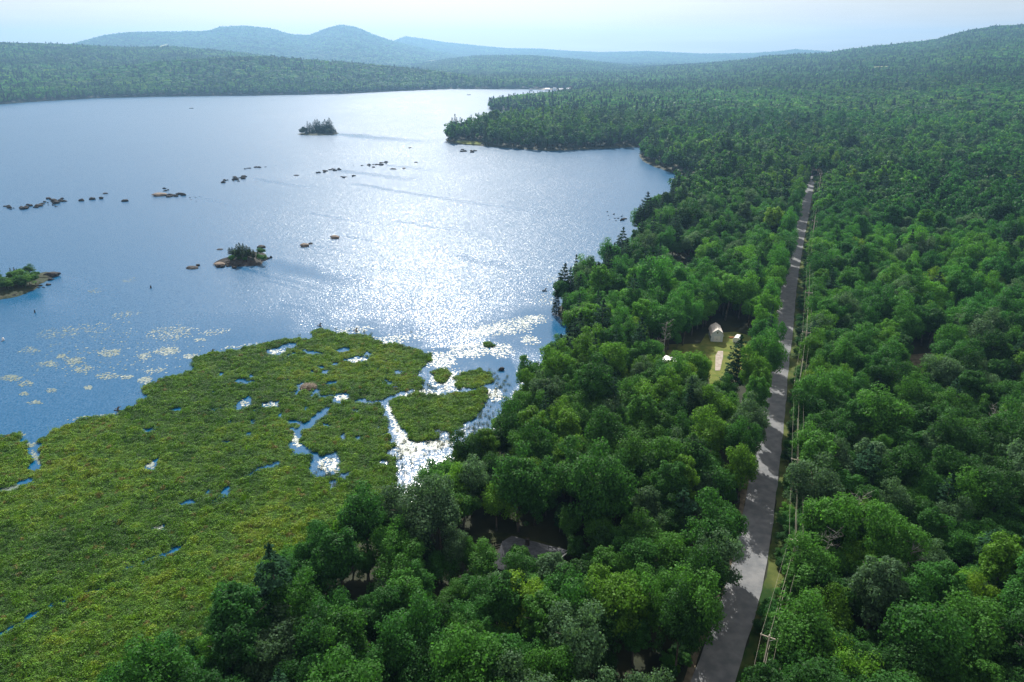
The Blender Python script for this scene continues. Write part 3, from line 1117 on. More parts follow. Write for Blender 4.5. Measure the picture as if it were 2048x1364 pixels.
def where_phrase(i):
    rs = roadside[i]
    if rs > 0:
        near_ = 'beside the power line' if rs < 15 else ('behind the powerline trees' if rs < 28 else 'deep right of road')
    elif rs > -15:
        near_ = 'on left road edge'
    elif shore_d[i] < 9:
        near_ = 'at the marsh edge' if (q[i] < 180) else 'on the lake shore'
    elif rs > -32:
        near_ = 'behind left road edge'
    else:
        near_ = 'between marsh and road' if q[i] < 165 else 'between lake and road'
    at_ = 'at the very bottom' if q[i] < 95 else 'below grey roofed house' if q[i] < 112 else 'level with grey house' if q[i] < 135 else 'above grey roofed house' if q[i] < 160 else \
        'short of the barn' if q[i] < 190 else 'level with the barn' if q[i] < 240 else 'beyond the barn'
    return near_, at_


ORD = ['leftmost', 'second from left', 'third from left', 'fourth from left', 'fifth from left', 'sixth from left', 'seventh from left', 'eighth from left', 'ninth from left', 'tenth from left']
LAB = {}
for i in np.nonzero(single)[0]:
    near_, at_ = where_phrase(i)
    if con[i]:
        lab = ('ragged dark pine ' if idx[i] - I_PINE >= 2 else 'pointed dark spruce ') + near_ + ', ' + at_
    else:
        szn = 'small ' if size[i] < 0.75 else ('large ' if size[i] > 1.12 else '')
        shp = '' if shapes[idx[i]] == 'rounded' else shapes[idx[i]] + ' '
        lab = f'{szn}{PNAME[ci_[i]]} {shp}broadleaf {near_}, {at_}'
    LAB.setdefault(lab, []).append(i)
FULL = {}
for lab, ids in LAB.items():
    ids = sorted(ids, key=lambda i: px[i])
    for j, i in enumerate(ids):
        pre = '' if len(ids) == 1 else ('rightmost ' if j == len(ids) - 1 and j > 0 else ORD[min(j, 9)] + ' ')
        FULL[i] = pre + lab


def plant_tree(kind, x_, y_, z_, sx, sz, rz, crown, trunk, tnt, label, group, cat='tree'):
    t_ = empty(kind, (x_, y_, z_ - 0.2), rz)
    t_.scale = (sx, sx, sz)
    c_ = link('crown', crown, t_)
    c_['tint'] = [float(v) for v in tnt]
    link('trunk', trunk, t_)
    return tag(t_, label, cat, group)


for i in np.nonzero(single)[0]:
    near_, at_ = where_phrase(i)
    if con[i]:
        k_ = idx[i] - I_PINE
        plant_tree('pine_tree' if k_ >= 2 else 'spruce_tree', X[i], Y[i], Z[i], size[i], zsc[i], rotz[i], pine_crowns[k_], pine_trunks[k_], tint[i], FULL[i], 'conifers ' + near_)
    else:
        k_ = idx[i]
        plant_tree('broadleaf_tree', X[i], Y[i], Z[i], size[i], zsc[i], rotz[i], near_crowns[k_], near_trunks[k_], tint[i], FULL[i], 'broadleaf trees ' + near_)

# pale half-bare trees among the leafy ones
M_BIRCH = noisy('pale_bark', (0.18, 0.17, 0.15), (0.32, 0.31, 0.28), 2.0)
rb = random.Random(9)


def bare_tree(px_, py_, hgt, lab):
    g_ = G(px_, py_)
    t_ = empty('bare_tree', (g_.x, g_.y, g_.z - 0.2), rb.uniform(0, 6))
    tag(t_, lab, 'tree', 'pale half-bare trees')
    mb = MB()
    top = Vector((rb.uniform(-1, 1), rb.uniform(-1, 1), hgt))
    mb.tube([(0, 0, -.5), top * 0.5 + Vector((.2, -.2, 0)), top], [.2, .13, .03], 6)
    mb.build('trunk', M_BIRCH, t_)
    br = MB()
    for j in range(16):
        t = rb.uniform(.45, .97)
        p = top * t
        a = rb.uniform(0, 6.28)
        L = rb.uniform(1.2, 3.2) * (1.25 - t * .6)
        e = p + Vector((math.cos(a) * L, math.sin(a) * L, L * rb.uniform(.3, .9)))
        m_ = p.lerp(e, .5) + Vector((0, 0, -.12 * L))
        br.tube([p, m_, e], [.05, .035, .015], 5)
        for _ in range(3):
            q_ = p.lerp(e, rb.uniform(.35, .95))
            f = q_ + Vector((rb.gauss(0, .6), rb.gauss(0, .6), rb.uniform(.1, .9)))
            br.tube([q_, f], [.035, .012], 4)
    br.build('branches', M_BIRCH, t_)


for bx_, by_, bh_, lab in [(1632, 1195, 13.5, 'pale half-bare birch nearest to the power line on its forest side'), (1735, 1150, 14, 'pale half-bare birch standing higher in the woods right of the road'), (1800, 1205, 13.5, 'pale half-bare birch rightmost of the three together'),
                          (2030, 1420, 14, 'pale half-bare tree cut by the right edge near the bottom corner'), (1695, 1090, 13, 'small pale half-bare birch behind the three together'), (1325, 735, 15, 'pale bare trunk at the dark wood edge left of the barn'), (1960, 905, 13, 'greyish half-bare tree far right below the bare ground')]:
    bare_tree(bx_, by_, bh_, lab)

# tall pines along the right-hand shore
DK = (0.013, 0.04, 0.018)
SHORE_PINES = [((1128, 616), 523, 4, 'tall white pine standing on the shore cape where the water meets the woods'), ((1180, 590), 512, 3, 'open crowned white pine just right of the cape pine'),
               ((1216, 566), 488, 2, 'slim white pine leaning over the water, third from the cape'), ((1112, 628), 570, 1, 'low dark spruce at the very corner of the cape'),
               ((1290, 466), 378, 4, 'tallest dark pine on the shore beside the scattered rocks'), ((1276, 470), 405, 3, 'dark pine at the waterline left of the tallest shore pine'),
               ((1308, 462), 395, 2, 'dark pine right behind the tallest shore pine'), ((1352, 418), 345, 4, 'dark pine at the mouth of the inner bay'), ((1372, 410), 340, 3, 'second dark pine at the mouth of the inner bay'),
               ((1388, 405), 346, 2, 'third dark pine at the mouth of the inner bay'), ((1242, 548), 480, 0, 'pointed spruce on the shore below the rocky spit'), ((1150, 606), 560, 3, 'squat pine between the two cape pines')]
for (bp, ty, k_, lab) in SHORE_PINES:
    g_ = G(*bp)
    # height that reaches the seen top
    f = g_.y * CP - (g_.z - CAM_H) * SP
    hh = 12.0
    for _ in range(12):
        _, yy, _ = project(g_.x, g_.y, g_.z + hh)
        hh *= 1 + (yy - ty) / 400.0
    plant_tree('pine_tree' if k_ >= 2 else 'spruce_tree', g_.x, g_.y, g_.z, max(0.7, hh / CH_ * 0.95), hh / CH_, random.uniform(0, 6), pine_crowns[k_], pine_trunks[k_], DK, lab, 'pines along the right-hand shore')


sx_, sy_ = [], []
for i in range(1, len(ROADC) - 1):
    if ROADC[i].y > 600:
        break
    d = ROADC[i + 1] - ROADC[i]
    d.z = 0
    d.normalize()
    for j in range(7):
        o_ = rgr.choice([rgr.uniform(4.6, 9.2), rgr.uniform(4.6, 9.2), -rgr.uniform(4.6, 7.5)])
        if abs(wob(np.array(ROADC[i].y), np.array(0.0), 9, 2)) < 0.12 and o_ > 0:
            continue
        a_ = rgr.uniform(-1.5, 1.5)
        sx_.append(ROADC[i].x + d.y * o_ + d.x * a_)
        sy_.append(ROADC[i].y - d.x * o_ + d.y * a_)
sx_, sy_ = np.array(sx_), np.array(sy_)
m = len(sx_)
s_ = rgr.uniform(0.1, 0.28, m)
scatter('roadside_shrubs', protos, np.stack([sx_, sy_, height(sx_, sy_) - 0.3], 1), np.column_stack([np.zeros((m, 2)), rgr.uniform(0, 6.28, m)]), np.column_stack([s_ * 1.5, s_ * 1.5, s_]), rgr.integers(0, NB, m),
        PAL[rgr.choice([0, 0, 1, 1, 2, 3], m)] * rgr.uniform(0.7, 1.2, (m, 1)), 'dense low shrubs and brambles along both edges of the road')


# ------------------------------------------------------------------ islands with their trees
def island(name, poly, top, m, label):
    c = poly.mean(0)
    vs_, fs_ = [], []
    n_ = len(poly)
    fine = []
    for i in range(n_):
        a, b_ = poly[i], poly[(i + 1) % n_]
        for t in (0, .25, .5, .75):
            fine.append(a + (b_ - a) * t + rng.normal(size=2) * np.linalg.norm(b_ - a) * 0.05)
    fine = np.array(fine)
    levels = [(1.06, -0.6), (1.0, 0.12), (0.93, top * 0.35), (0.75, top * 0.7), (0.45, top * 0.95), (0.0001, top)]
    for s, z in levels:
        for p in fine:
            qx = c + (p - c) * s
            vs_.append((qx[0], qx[1], z + (rng.normal() * top * 0.09 if 0.1 < s < 1 else 0)))
    m_ = len(fine)
    for i in range(len(levels) - 1):
        for j in range(m_):
            fs_.append((i * m_ + j, i * m_ + (j + 1) % m_, (i + 1) * m_ + (j + 1) % m_, (i + 1) * m_ + j))
    return tag(MB().add(vs_, fs_).build(name, m), label, kind='structure')


M_ISLE = noisy('island_ground', (0.014, 0.03, 0.01), (0.04, 0.045, 0.024), 0.5, 0.9)
island('island', ISL_FAR, 1.2, M_ISLE, 'low far island under a dense clump of conifers')
island('island', ISL_MID, 2.2, M_ROCK, 'rocky middle island with pines on its back')
island('island', ISL_LEFT, 1.6, M_ISLE, 'low bushy island cut by the left edge of the view')

FAR_I = [(603, 262, 0.28, 1), (611, 250, .5, 0), (617, 238, .68, 1), (622, 242, .7, 2), (628, 240, .7, 0), (632, 235, .8, 3), (637, 234, .85, 4), (642, 238, .75, 1), (646, 240, .7, 0), (652, 234, .85, 4), (657, 236, .8, 2), (661, 231, .9, 3),
         (665, 243, .6, 1), (669, 252, .4, 0), (614, 256, .4, 0), (625, 252, .5, 1), (635, 252, .5, 2), (645, 252, .5, 1), (655, 250, .5, 0), (662, 256, .4, 1), (607, 257, .35, 0), (640, 246, .6, 3)]
FAR_I += [(tx + 2.6, ty + 7 + (j * 5) % 7, sc_, (k_ + j) % 2) for j, (tx, ty, sc_, k_) in enumerate(FAR_I) if ty < 256]
for j, (tx, ty, sc_, k_) in enumerate(FAR_I):
    bx = tx
    by = 266.0 + 2.2 * ((j * 7) % 5 - 2) / 2.0
    gx, gy = flat(bx, by)
    hh = 8.0
    for _ in range(14):
        _, yy, _ = project(gx, gy, 0.8 + hh)
        hh *= 1 + (yy - ty) / 200.0
    plant_tree('pine_tree' if k_ >= 2 else 'spruce_tree', float(gx), float(gy), 0.8, max(0.75, hh / CH_ * 1.35), hh / CH_, random.uniform(0, 6), pine_crowns[k_], pine_trunks[k_], DK,
               ('ragged pine' if k_ >= 2 else 'dark spruce') + (' of the crowded grove on the far island' if ty < 245 else ' low on the edge of the far island'), 'conifers on the far island')
MID_I = [(462, 494, 2), (468, 493, 3), (478, 486, 4), (484, 483, 2), (490, 485, 3), (497, 488, 4), (503, 492, 2), (510, 497, 3), (517, 500, 1), (474, 502, 1), (492, 500, 0), (507, 506, 1)]
for j, (tx, ty, k_) in enumerate(MID_I):
    gx, gy = flat(tx, 519 + (j % 4) * 2.5)
    hh = 5.0
    for _ in range(14):
        _, yy, _ = project(gx, gy, 1.4 + hh)
        hh *= 1 + (yy - ty) / 200.0
    hh = max(hh, 2.0)
    plant_tree('pine_tree' if k_ >= 2 else 'spruce_tree', float(gx), float(gy), 1.5, max(0.28, hh / CH_ * 1.1), hh / CH_, random.uniform(0, 6), pine_crowns[k_], pine_trunks[k_], (0.03, 0.055, 0.02),
               ('thin ragged pine' if k_ >= 2 else 'small dense conifer') + (' on the crown of the rocky middle island' if ty < 495 else ' on the flank of the rocky middle island'), 'conifers on the rocky middle island')
for j in range(48):
    tx, ty = random.uniform(-80, 76), 0
    ty = 580 - 0.2 * tx + random.uniform(-16, 10)
    gx, gy = flat(tx, ty)
    s = random.uniform(0.2, 0.46)
    plant_tree('bush', float(gx), float(gy), 0.9, s * 1.5, s, random.uniform(0, 6), near_crowns[j % NB], near_trunks[j % NB], PAL[1 + j % 3] * 0.9, 'rounded green bush in the thicket on the left island', 'bushes on the left island', 'bush')
for j, (tx, ty, tp) in enumerate([(34, 560, 531), (40, 563, 534), (28, 566, 532), (46, 564, 536)]):
    gx, gy = flat(tx, ty)
    hh = 4.0
    for _ in range(12):
        _, yy, _ = project(gx, gy, 1 + hh)
        hh *= 1 + (yy - tp) / 200.0
    plant_tree('spruce_tree', float(gx), float(gy), 1.0, hh / CH_ * 1.4, hh / CH_, j, pine_crowns[j % 2], pine_trunks[j % 2], (0.03, 0.055, 0.02), 'short conifer rising above the bushes of the left island', 'conifers on the left island')
for j in range(26):
    gx, gy = flat(random.uniform(462, 528), random.uniform(514, 529))
    s = random.uniform(0.14, 0.28)
    plant_tree('bush', float(gx), float(gy), 1.3, s * 1.3, s, j, near_crowns[j % NB], near_trunks[j % NB], PAL[2], 'low green bush on the rocky middle island', 'bushes on the rocky middle island', 'bush')


for j in range(26):
    gx, gy = flat(random.uniform(602, 668), random.uniform(264.6, 269.6))
    s = random.uniform(0.4, 0.7)
    plant_tree('bush', float(gx), float(gy), 0.3, s * 1.2, s, j, near_crowns[j % NB], near_trunks[j % NB], (0.016, 0.05, 0.02), 'dark low bush along the waterline of the far island', 'bushes on the far island', 'bush')


# ------------------------------------------------------------------ rocks
def rock_mesh(seed, m):
    import bmesh
    bm = bmesh.new()
    bmesh.ops.create_icosphere(bm, subdivisions=3, radius=1.0)
    rr = random.Random(seed)
    off = Vector((rr.uniform(0, 50), rr.uniform(0, 50), rr.uniform(0, 50)))
    for v in bm.verts:
        p = v.co.copy()
        c = mnoise.cell(p * 1.3 + off)
        v.co = p * (0.78 + 0.3 * mnoise.noise(p * 1.1 + off) + 0.14 * c + 0.07 * mnoise.noise(p * 4 + off))
        v.co.z *= 0.85
    bmesh.ops.smooth_vert(bm, verts=bm.verts, factor=0.35, use_axis_x=True, use_axis_y=True, use_axis_z=True)
    me_ = bpy.data.meshes.new('boulder')
    bm.to_mesh(me_)
    bm.free()
    me_.materials.append(m)
    return me_


ROCKS = [rock_mesh(s, M_ROCK) for s in range(6)]
ROCK_T = rock_mesh(21, M_TAN)


def rock(px_, py_, wpx, hpx, label, group=None, me_=None, name='boulder'):
    x_, y_ = flat(px_, py_ + hpx * 0.35)
    _, _, dp = project(x_, y_, 0)
    wd = wpx / FPX * dp / 2
    hh = hpx / FPX * dp
    o = link(name, me_ or ROCKS[random.randrange(6)], None, (float(x_), float(y_), hh * 0.15))
    o.scale = (wd * 1.08, wd * random.uniform(0.6, 0.9), max(hh * 0.62, wd * 0.25))
    o.rotation_euler = (0, 0, random.uniform(-0.4, 0.4) + random.choice((0, math.pi)))
    return tag(o, label, 'rock', group)


for (a, b_, c, d, lab) in [
    (163, 399, 14, 8, 'leftmost of the four separate boulders left of the flat reef'), (185, 396, 13, 9, 'square boulder, second of the four separate ones'), (203, 395, 10, 8, 'third and smallest upright boulder of the row'),
    (211, 386, 12, 4, 'low flat rock set back behind the boulder row'), (250, 400, 16, 8, 'lone wide boulder between the boulder row and the flat reef'),
    (320, 388, 34, 10, 'long flat topped slab of the reef with a pale upper face'), (670, 473, 24, 10, 'lone tan rock in the sun glitter right of the middle island'),
    (610, 489, 22, 11, 'dark rock pair base between middle island and tan rock'), (621, 486, 12, 5, 'low tail rock beside the dark rock in the glitter'),
    (385, 534, 30, 6, 'long low rock left of the middle island'), (396, 529, 10, 7, 'round knob on the end of the long low rock'), (523, 492, 20, 9, 'square dark boulder behind the middle island'),
    (106, 547, 34, 16, 'largest boulder at the right tip of the left island'), (63, 546, 16, 10, 'dark boulder between the bushes and the large boulder'), (542, 513, 6, 8, 'small upright rock off the right end of the middle island'),
    (832, 324, 9, 3, 'small lone rock in the bright water beyond the reefs'), (786, 337, 14, 4, 'low flat rock below the right reef'), (808, 336, 8, 4, 'small tan rock right of the right reef'),
    (593, 350, 12, 3, 'thin low rock between the two reefs'), (440, 498, 14, 3, 'thin waterlogged stick of rock left of the middle island'), (1245, 438, 11, 7, 'largest boulder of the scatter by the tall shore pines'),
    (979, 690, 18, 6, 'small sedge capped rock in the pads by the woods'), (1003, 736, 14, 12, 'dark stump like rock at the wooded bank'), (1087, 581, 7, 4, 'small dark rock out from the cape pine'),
    (440, 527, 30, 9, 'pale sloping ledge on the left end of the middle island'), (458, 521, 24, 8, 'upper pale ledge on the left of the middle island'),
]:
    rock(a, b_, c, d, lab, None, ROCK_T if 'tan' in lab or 'pale' in lab else None)


def reef(n_, x0, y0, x1, y1, spread, wmin, wmax, label, group, bx=0.0):
    for _ in range(n_):
        t = random.random()
        w_ = wmin + (wmax - wmin) * random.random() ** 2
        rock(x0 + (x1 - x0) * t + random.gauss(0, 2), y0 + (y1 - y0) * t + random.gauss(0, spread), w_, w_ * random.uniform(0.4, 0.75), label, group)


reef(9, 2, 412, 40, 416, 1.2, 4, 12, 'dark low rock of the reef at the left edge of the lake', 'rocks of the leftmost reef')
reef(16, 46, 414, 92, 406, 2.5, 8, 20, 'rock heaped in the weedy reef left of the boulder row', 'rocks of the weedy left reef')
reef(9, 98, 399, 134, 398, 2, 7, 18, 'dark rock of the reef just left of the boulder row', 'rocks of the dark left reef')
reef(7, 95, 408, 125, 411, 2, 3, 6, 'tiny rock awash below the left reefs', 'tiny rocks below the left reefs')
reef(12, 335, 390, 364, 386, 2, 7, 16, 'dark rock heaped against the right of the flat slab', 'rocks beside the flat slab')
reef(4, 330, 377, 336, 382, 1, 6, 10, 'small rock standing behind the flat slab', 'rocks behind the flat slab')
reef(17, 440, 362, 492, 354, 2, 4, 15, 'dark rock of the reef with brown weed below the far island', 'rocks of the middle reef')
reef(9, 490, 337, 520, 333, .8, 4, 10, 'rock of the thin line behind the middle reef', 'rocks of the thin back line')
reef(5, 522, 334, 548, 332, .8, 2, 4, 'tiny rock trailing from the thin back line', 'tiny rocks of the thin back line')
reef(15, 634, 344, 694, 333, 1, 4, 13, 'rock of the long left arm of the right reef', 'rocks of the long reef arm')
reef(20, 738, 333, 778, 322, 1.8, 4, 11, 'rock heaped in the right reef below the far island', 'rocks of the right reef')
reef(6, 700, 331, 735, 330, .7, 3, 6, 'small rock between the two arms of the right reef', 'small rocks between the reef arms')
reef(8, 682, 354, 708, 351, 1, 4, 9, 'rock of the short reef in front of the right reef', 'rocks of the short front reef')
reef(14, 1195, 428, 1262, 438, 7, 3, 10, 'small rock of the scatter by the tall shore pines', 'rocks scattered by the shore pines')
reef(9, 915, 300, 955, 301, 1.2, 5, 14, 'rock off the tip of the wooded point', 'rocks off the wooded point')
reef(26, 20, 588, 92, 562, 5, 5, 16, 'rock on the stony right-hand shore of the left island', 'shore rocks of the left island')
reef(10, 66, 556, 108, 558, 4, 5, 14, 'broken rock between bushes and largest boulder of left island', 'broken rocks of the left island')
reef(9, 436, 531, 476, 530, 2, 8, 18, 'rock ledge along the front of the middle island', 'front ledges of the middle island')
reef(8, 505, 530, 540, 512, 2, 5, 10, 'small rock off the right end of the middle island', 'right-hand rocks of the middle island')
reef(5, 375, 400, 400, 395, 3, 2, 4, 'speck of rock right of the flat slab reef', 'specks right of the flat slab')

# ------------------------------------------------------------------ marsh vegetation
gx = np.arange(-190, 40, 0.55)
gy = np.arange(20, 240, 0.55)
GX, GY = np.meshgrid(gx, gy)
mk = marsh_mask(GX, GY)
ii = np.arange(GX.size).reshape(GX.shape)
fm = mk[:-1, :-1] & mk[1:, :-1] & mk[:-1, 1:] & mk[1:, 1:]
Fq = np.stack([ii[:-1, :-1][fm], ii[:-1, 1:][fm], ii[1:, 1:][fm], ii[1:, :-1][fm]], 1)
Vq = np.stack([GX.ravel(), GY.ravel(), 0.10 + 0.05 * wob(GX.ravel(), GY.ravel(), 1.1, 2)], 1)
used, inv = np.unique(Fq, return_inverse=True)
mb_o = link('marsh_ground', mesh_np('marsh_ground', Vq[used], [inv.reshape(-1, 4)], [M_MUD]))
tag(mb_o, 'dark muddy peat mat under the marsh sedges', kind='structure')

sedge_coll = bpy.data.collections.new('sedge_models')
for i in range(5):
    rg = np.random.default_rng(900 + i)
    m = 90
    a = rg.uniform(0, 6.283, m)
    rr = np.sqrt(rg.uniform(0, 1, m)) * 0.62
    p = np.stack([rr * np.cos(a), rr * np.sin(a), 0.12 + 0.5 * (1 - (rr / 0.72) ** 2) * rg.uniform(0.35, 1.1, m)], 1)
    nn_ = np.stack([np.cos(a) * rr * 0.9 + rg.normal(size=m) * 0.45, np.sin(a) * rr * 0.9 + rg.normal(size=m) * 0.45, np.full(m, 0.75)], 1)
    nn_ /= np.linalg.norm(nn_, axis=1, keepdims=True)
    Vs, Fs = quads(p, nn_, rg.uniform(0.16, 0.34, m), 0.6, rg, 0.05)
    link('sedge_tuft', mesh_np('sedge_tuft', Vs, [Fs], [M_SEDGE]), col=sedge_coll)
for i in range(2):      # upright reeds
    rg = np.random.default_rng(950 + i)
    m = 26
    bx, by = rg.normal(size=m) * 0.35, rg.normal(size=m) * 0.35
    hgt = rg.uniform(0.6, 1.3, m)
    lx, ly = rg.normal(size=m) * 0.18, rg.normal(size=m) * 0.18
    a = rg.uniform(0, 6.28, m)
    wx, wy = np.cos(a) * 0.035, np.sin(a) * 0.035
    v0 = np.stack([bx - wx, by - wy, np.zeros(m) - .1], 1)
    v1 = np.stack([bx + wx, by + wy, np.zeros(m) - .1], 1)
    v2 = np.stack([bx + lx, by + ly, hgt], 1)
    Vs = np.stack([v0, v1, v2], 1).reshape(-1, 3)
    link('sedge_tuft', mesh_np('sedge_tuft', Vs, [np.arange(m * 3).reshape(-1, 3)], [M_SEDGE]), col=sedge_coll)

sp = 0.54
gx = np.arange(-190, 40, sp)
gy = np.arange(45, 232, sp)
GX, GY = np.meshgrid(gx, gy)
rg = np.random.default_rng(31)
mx_ = (GX + rg.uniform(-.45, .45, GX.shape) * sp).ravel()
my_ = (GY + rg.uniform(-.45, .45, GX.shape) * sp).ravel()
pxm, pym, _ = project(mx_, my_, 0.3)
k_ = (pxm > -220) & (pxm < 1060) & (pym < 1480)
mx_, my_ = mx_[k_], my_[k_]
k_ = marsh_mask(mx_, my_)
mx_, my_ = mx_[k_], my_[k_]
nm_ = len(mx_)
pt = wob(mx_, my_, 3, 3) * 0.6 + wob(mx_, my_, 14, 1) * 0.6 + 0.5 * wob(mx_, my_, 1.5, 6) + rg.normal(0, 0.2, nm_) + 0.5 * wob(mx_, my_, 26, 5)
sed = np.array([(0.048, 0.13, 0.012), (0.08, 0.19, 0.014), (0.118, 0.235, 0.016), (0.175, 0.265, 0.02), (0.15, 0.14, 0.03)])
si = np.select([pt < -0.45, pt < 0.15, pt < 0.75], [0, 1, 2], 3)
si[rg.uniform(size=nm_) < 0.02] = 4
gre = np.clip((150 - np.hypot(mx_, my_)) / 60, 0, 1)[:, None]
stint = sed[si] * rg.uniform(0.8, 1.25, (nm_, 1))
bump_ = 0.7 + 0.75 * wob(mx_, my_, 1.5, 6) + 0.35 * wob(mx_, my_, 5, 2)
ss = np.clip(rg.normal(0.82, 0.2, nm_) * (0.85 + 0.3 * bump_), 0.35, 1.5)
szz = np.clip(ss * (0.6 + 0.55 * bump_), 0.25, 2.0)
pmx, pmy, _ = project(mx_, my_, 0)
nearwood = np.clip(1 - seg_dist(LAKE, mx_, my_) / 14, 0, 1)
sidx = np.where(rg.uniform(size=nm_) < 0.06 + 0.3 * nearwood, rg.integers(5, 7, nm_), rg.integers(0, 5, nm_))
scatter('marsh_sedge', sedge_coll, np.stack([mx_, my_, np.full(nm_, 0.08)], 1), np.column_stack([np.zeros((nm_, 2)), rg.uniform(0, 6.28, nm_)]), np.column_stack([ss, ss, szz]), sidx, stint,
        'olive green sedge and low shrubs covering the marsh')
print('sedge', nm_)
# thin reeds in the open shallow water
rx, ry = [], []
for (cx_, cy_, sx_, sy_, cnt) in [(990, 770, 18, 18, 60), (960, 840, 16, 22, 60), (880, 880, 30, 16, 60), (790, 930, 20, 30, 70), (905, 870, 30, 10, 40), (640, 960, 30, 14, 60), (690, 965, 24, 14, 50), (730, 690, 20, 6, 24), (850, 780, 18, 7, 30), (690, 668, 40, 3, 20)]:
    a = rg.normal(cx_, sx_, cnt)
    b_ = rg.normal(cy_, sy_, cnt)
    fx, fy = flat(a, b_)
    rx.append(fx); ry.append(fy)
rx, ry = np.concatenate(rx), np.concatenate(ry)
k_ = inside(LAKE, rx, ry)
rx, ry = rx[k_], ry[k_]
m = len(rx)
scatter('reeds', sedge_coll, np.stack([rx, ry, np.zeros(m)], 1), np.column_stack([np.zeros((m, 2)), rg.uniform(0, 6, m)]), np.full((m, 3), 0.8), rg.integers(5, 7, m), np.tile((0.07, 0.095, 0.03), (m, 1)),
        'thin reeds standing in the shallow water by the woods')

# ------------------------------------------------------------------ lily pads
M_PAD = mat('lily_pad', (0.1, 0.15, 0.12), 0.48, 0.8)
pad_coll = bpy.data.collections.new('pad_models')
for i in range(3):
    n_ = 10
    vs_ = [(0, 0, 0.0)] + [(math.cos(t) * random.uniform(0.85, 1.1), math.sin(t) * random.uniform(0.85, 1.1), random.uniform(0.0, 0.06)) for t in [0.25 + (6.283 - 0.5) * j / (n_ - 1) for j in range(n_)]]
    me_ = bpy.data.meshes.new('lily_pad')
    me_.from_pydata(vs_, [], [(0, j, j + 1) for j in range(1, n_)])
    me_.materials.append(M_PAD)
    link('lily_pad', me_, col=pad_coll)
PADS = [(220, 706, 20, 7, 160), (290, 712, 13, 6, 70), (335, 702, 26, 7, 190), (345, 665, 46, 13, 260), (382, 713, 14, 5, 90), (150, 722, 18, 7, 120), (95, 728, 20, 6, 80), (123, 713, 10, 4, 60), (20, 756, 20, 6, 130), (50, 768, 16, 5, 60),
        (165, 738, 22, 8, 90), (215, 752, 22, 6, 100), (255, 754, 12, 4, 60), (290, 760, 13, 6, 110), (178, 775, 8, 4, 40), (103, 781, 9, 5, 35), (48, 788, 9, 4, 40), (70, 805, 14, 4, 40), (120, 664, 40, 10, 120), (190, 655, 30, 12, 70),
        (60, 700, 24, 6, 50), (310, 742, 20, 5, 60), (260, 560, 20, 5, 30), (190, 582, 16, 5, 30), (250, 630, 30, 7, 70), (430, 664, 30, 6, 80), (400, 680, 14, 3, 40),
        (1010, 655, 60, 14, 620), (940, 700, 40, 14, 500), (880, 720, 30, 16, 420), (1000, 700, 24, 14, 260), (900, 760, 36, 20, 520), (850, 790, 40, 9, 260), (780, 680, 60, 9, 300), (1060, 640, 34, 9, 280), (960, 665, 40, 9, 260), (820, 900, 26, 22, 360),
        (800, 870, 10, 24, 160), (870, 890, 34, 9, 240), (990, 790, 16, 12, 150), (785, 830, 7, 20, 120), (60, 890, 12, 4, 60), (72, 915, 5, 14, 50), (25, 976, 22, 6, 160), (590, 880, 8, 14, 90), (490, 808, 9, 8, 40), (300, 929, 9, 7, 90), (318, 1055, 8, 6, 60), (545, 810, 15, 5, 40),
        (660, 930, 22, 14, 150), (555, 703, 14, 5, 60), (715, 720, 18, 4, 70), (682, 796, 13, 6, 70), (1100, 560, 16, 10, 40), (1090, 600, 20, 14, 60), (710, 660, 40, 6, 120), (30, 870, 20, 3, 50), (200, 832, 60, 3, 60), (500, 690, 60, 3, 60), (1060, 680, 16, 10, 120), (240, 700, 160, 50, 320)]
qx, qy = [], []
for (cx_, cy_, sx_, sy_, cnt) in PADS:
    th = rg.uniform(0, 6.283, cnt)
    rr = np.sqrt(rg.uniform(0, 1, cnt)) * np.clip(rg.normal(1, .18, cnt), .3, 1.6)
    fx, fy = flat(cx_ + sx_ * rr * np.cos(th) + sy_ * 0.5 * rr * np.sin(th), cy_ + sy_ * rr * np.sin(th) - sx_ * 0.12 * rr * np.cos(th))
    qx.append(fx); qy.append(fy)
qx, qy = np.concatenate(qx), np.concatenate(qy)
k_ = inside(LAKE, qx, qy) & ~marsh_mask(qx, qy)
qx, qy = qx[k_], qy[k_]
m = len(qx)
ps = np.clip(rg.normal(0.24, 0.08, m), 0.08, 0.5)
scatter('lily_pads', pad_coll, np.stack([qx, qy, np.full(m, 0.02)], 1), np.column_stack([rg.normal(0, 0.05, (m, 2)), rg.uniform(0, 6, m)]), np.column_stack([ps, ps, ps]), rg.integers(0, 3, m), np.tile((0.1, 0.14, 0.05), (m, 1)),
        'scattered patches of floating lily pads on the calm water')

# ------------------------------------------------------------------ beaver lodge, snags, buoys, boats
g_ = flat(617, 776)
lodge = empty('beaver_lodge', (float(g_[0]), float(g_[1]), 0))
tag(lodge, 'brown heap of sticks forming a beaver lodge in the marsh', 'beaver lodge')
vs_, fs_ = [], []
for i in range(5):
    for j in range(14):
        a = 2 * math.pi * j / 14
        rr = 2.6 * math.cos(i / 4 * 1.45)
        vs_.append((rr * math.cos(a) * random.uniform(.92, 1.08), rr * 0.85 * math.sin(a) * random.uniform(.92, 1.08), -0.1 + 1.35 * math.sin(i / 4 * 1.5)))
for i in range(4):
    for j in range(14):
        fs_.append((i * 14 + j, i * 14 + (j + 1) % 14, (i + 1) * 14 + (j + 1) % 14, (i + 1) * 14 + j))
MB().add(vs_, fs_).build('mound', M_REED, lodge)
sk = MB()
for j in range(70):
    a, t = random.uniform(0, 6.28), random.uniform(0, 1.4)
    c = Vector((2.6 * math.cos(t) * math.cos(a), 2.2 * math.cos(t) * math.sin(a), 1.35 * math.sin(t)))
    d = Vector((random.gauss(0, 1), random.gauss(0, 1), random.gauss(0, .3))).normalized() * random.uniform(.4, 1)
    sk.tube([c - d, c + d], [0.04, 0.03], 5)
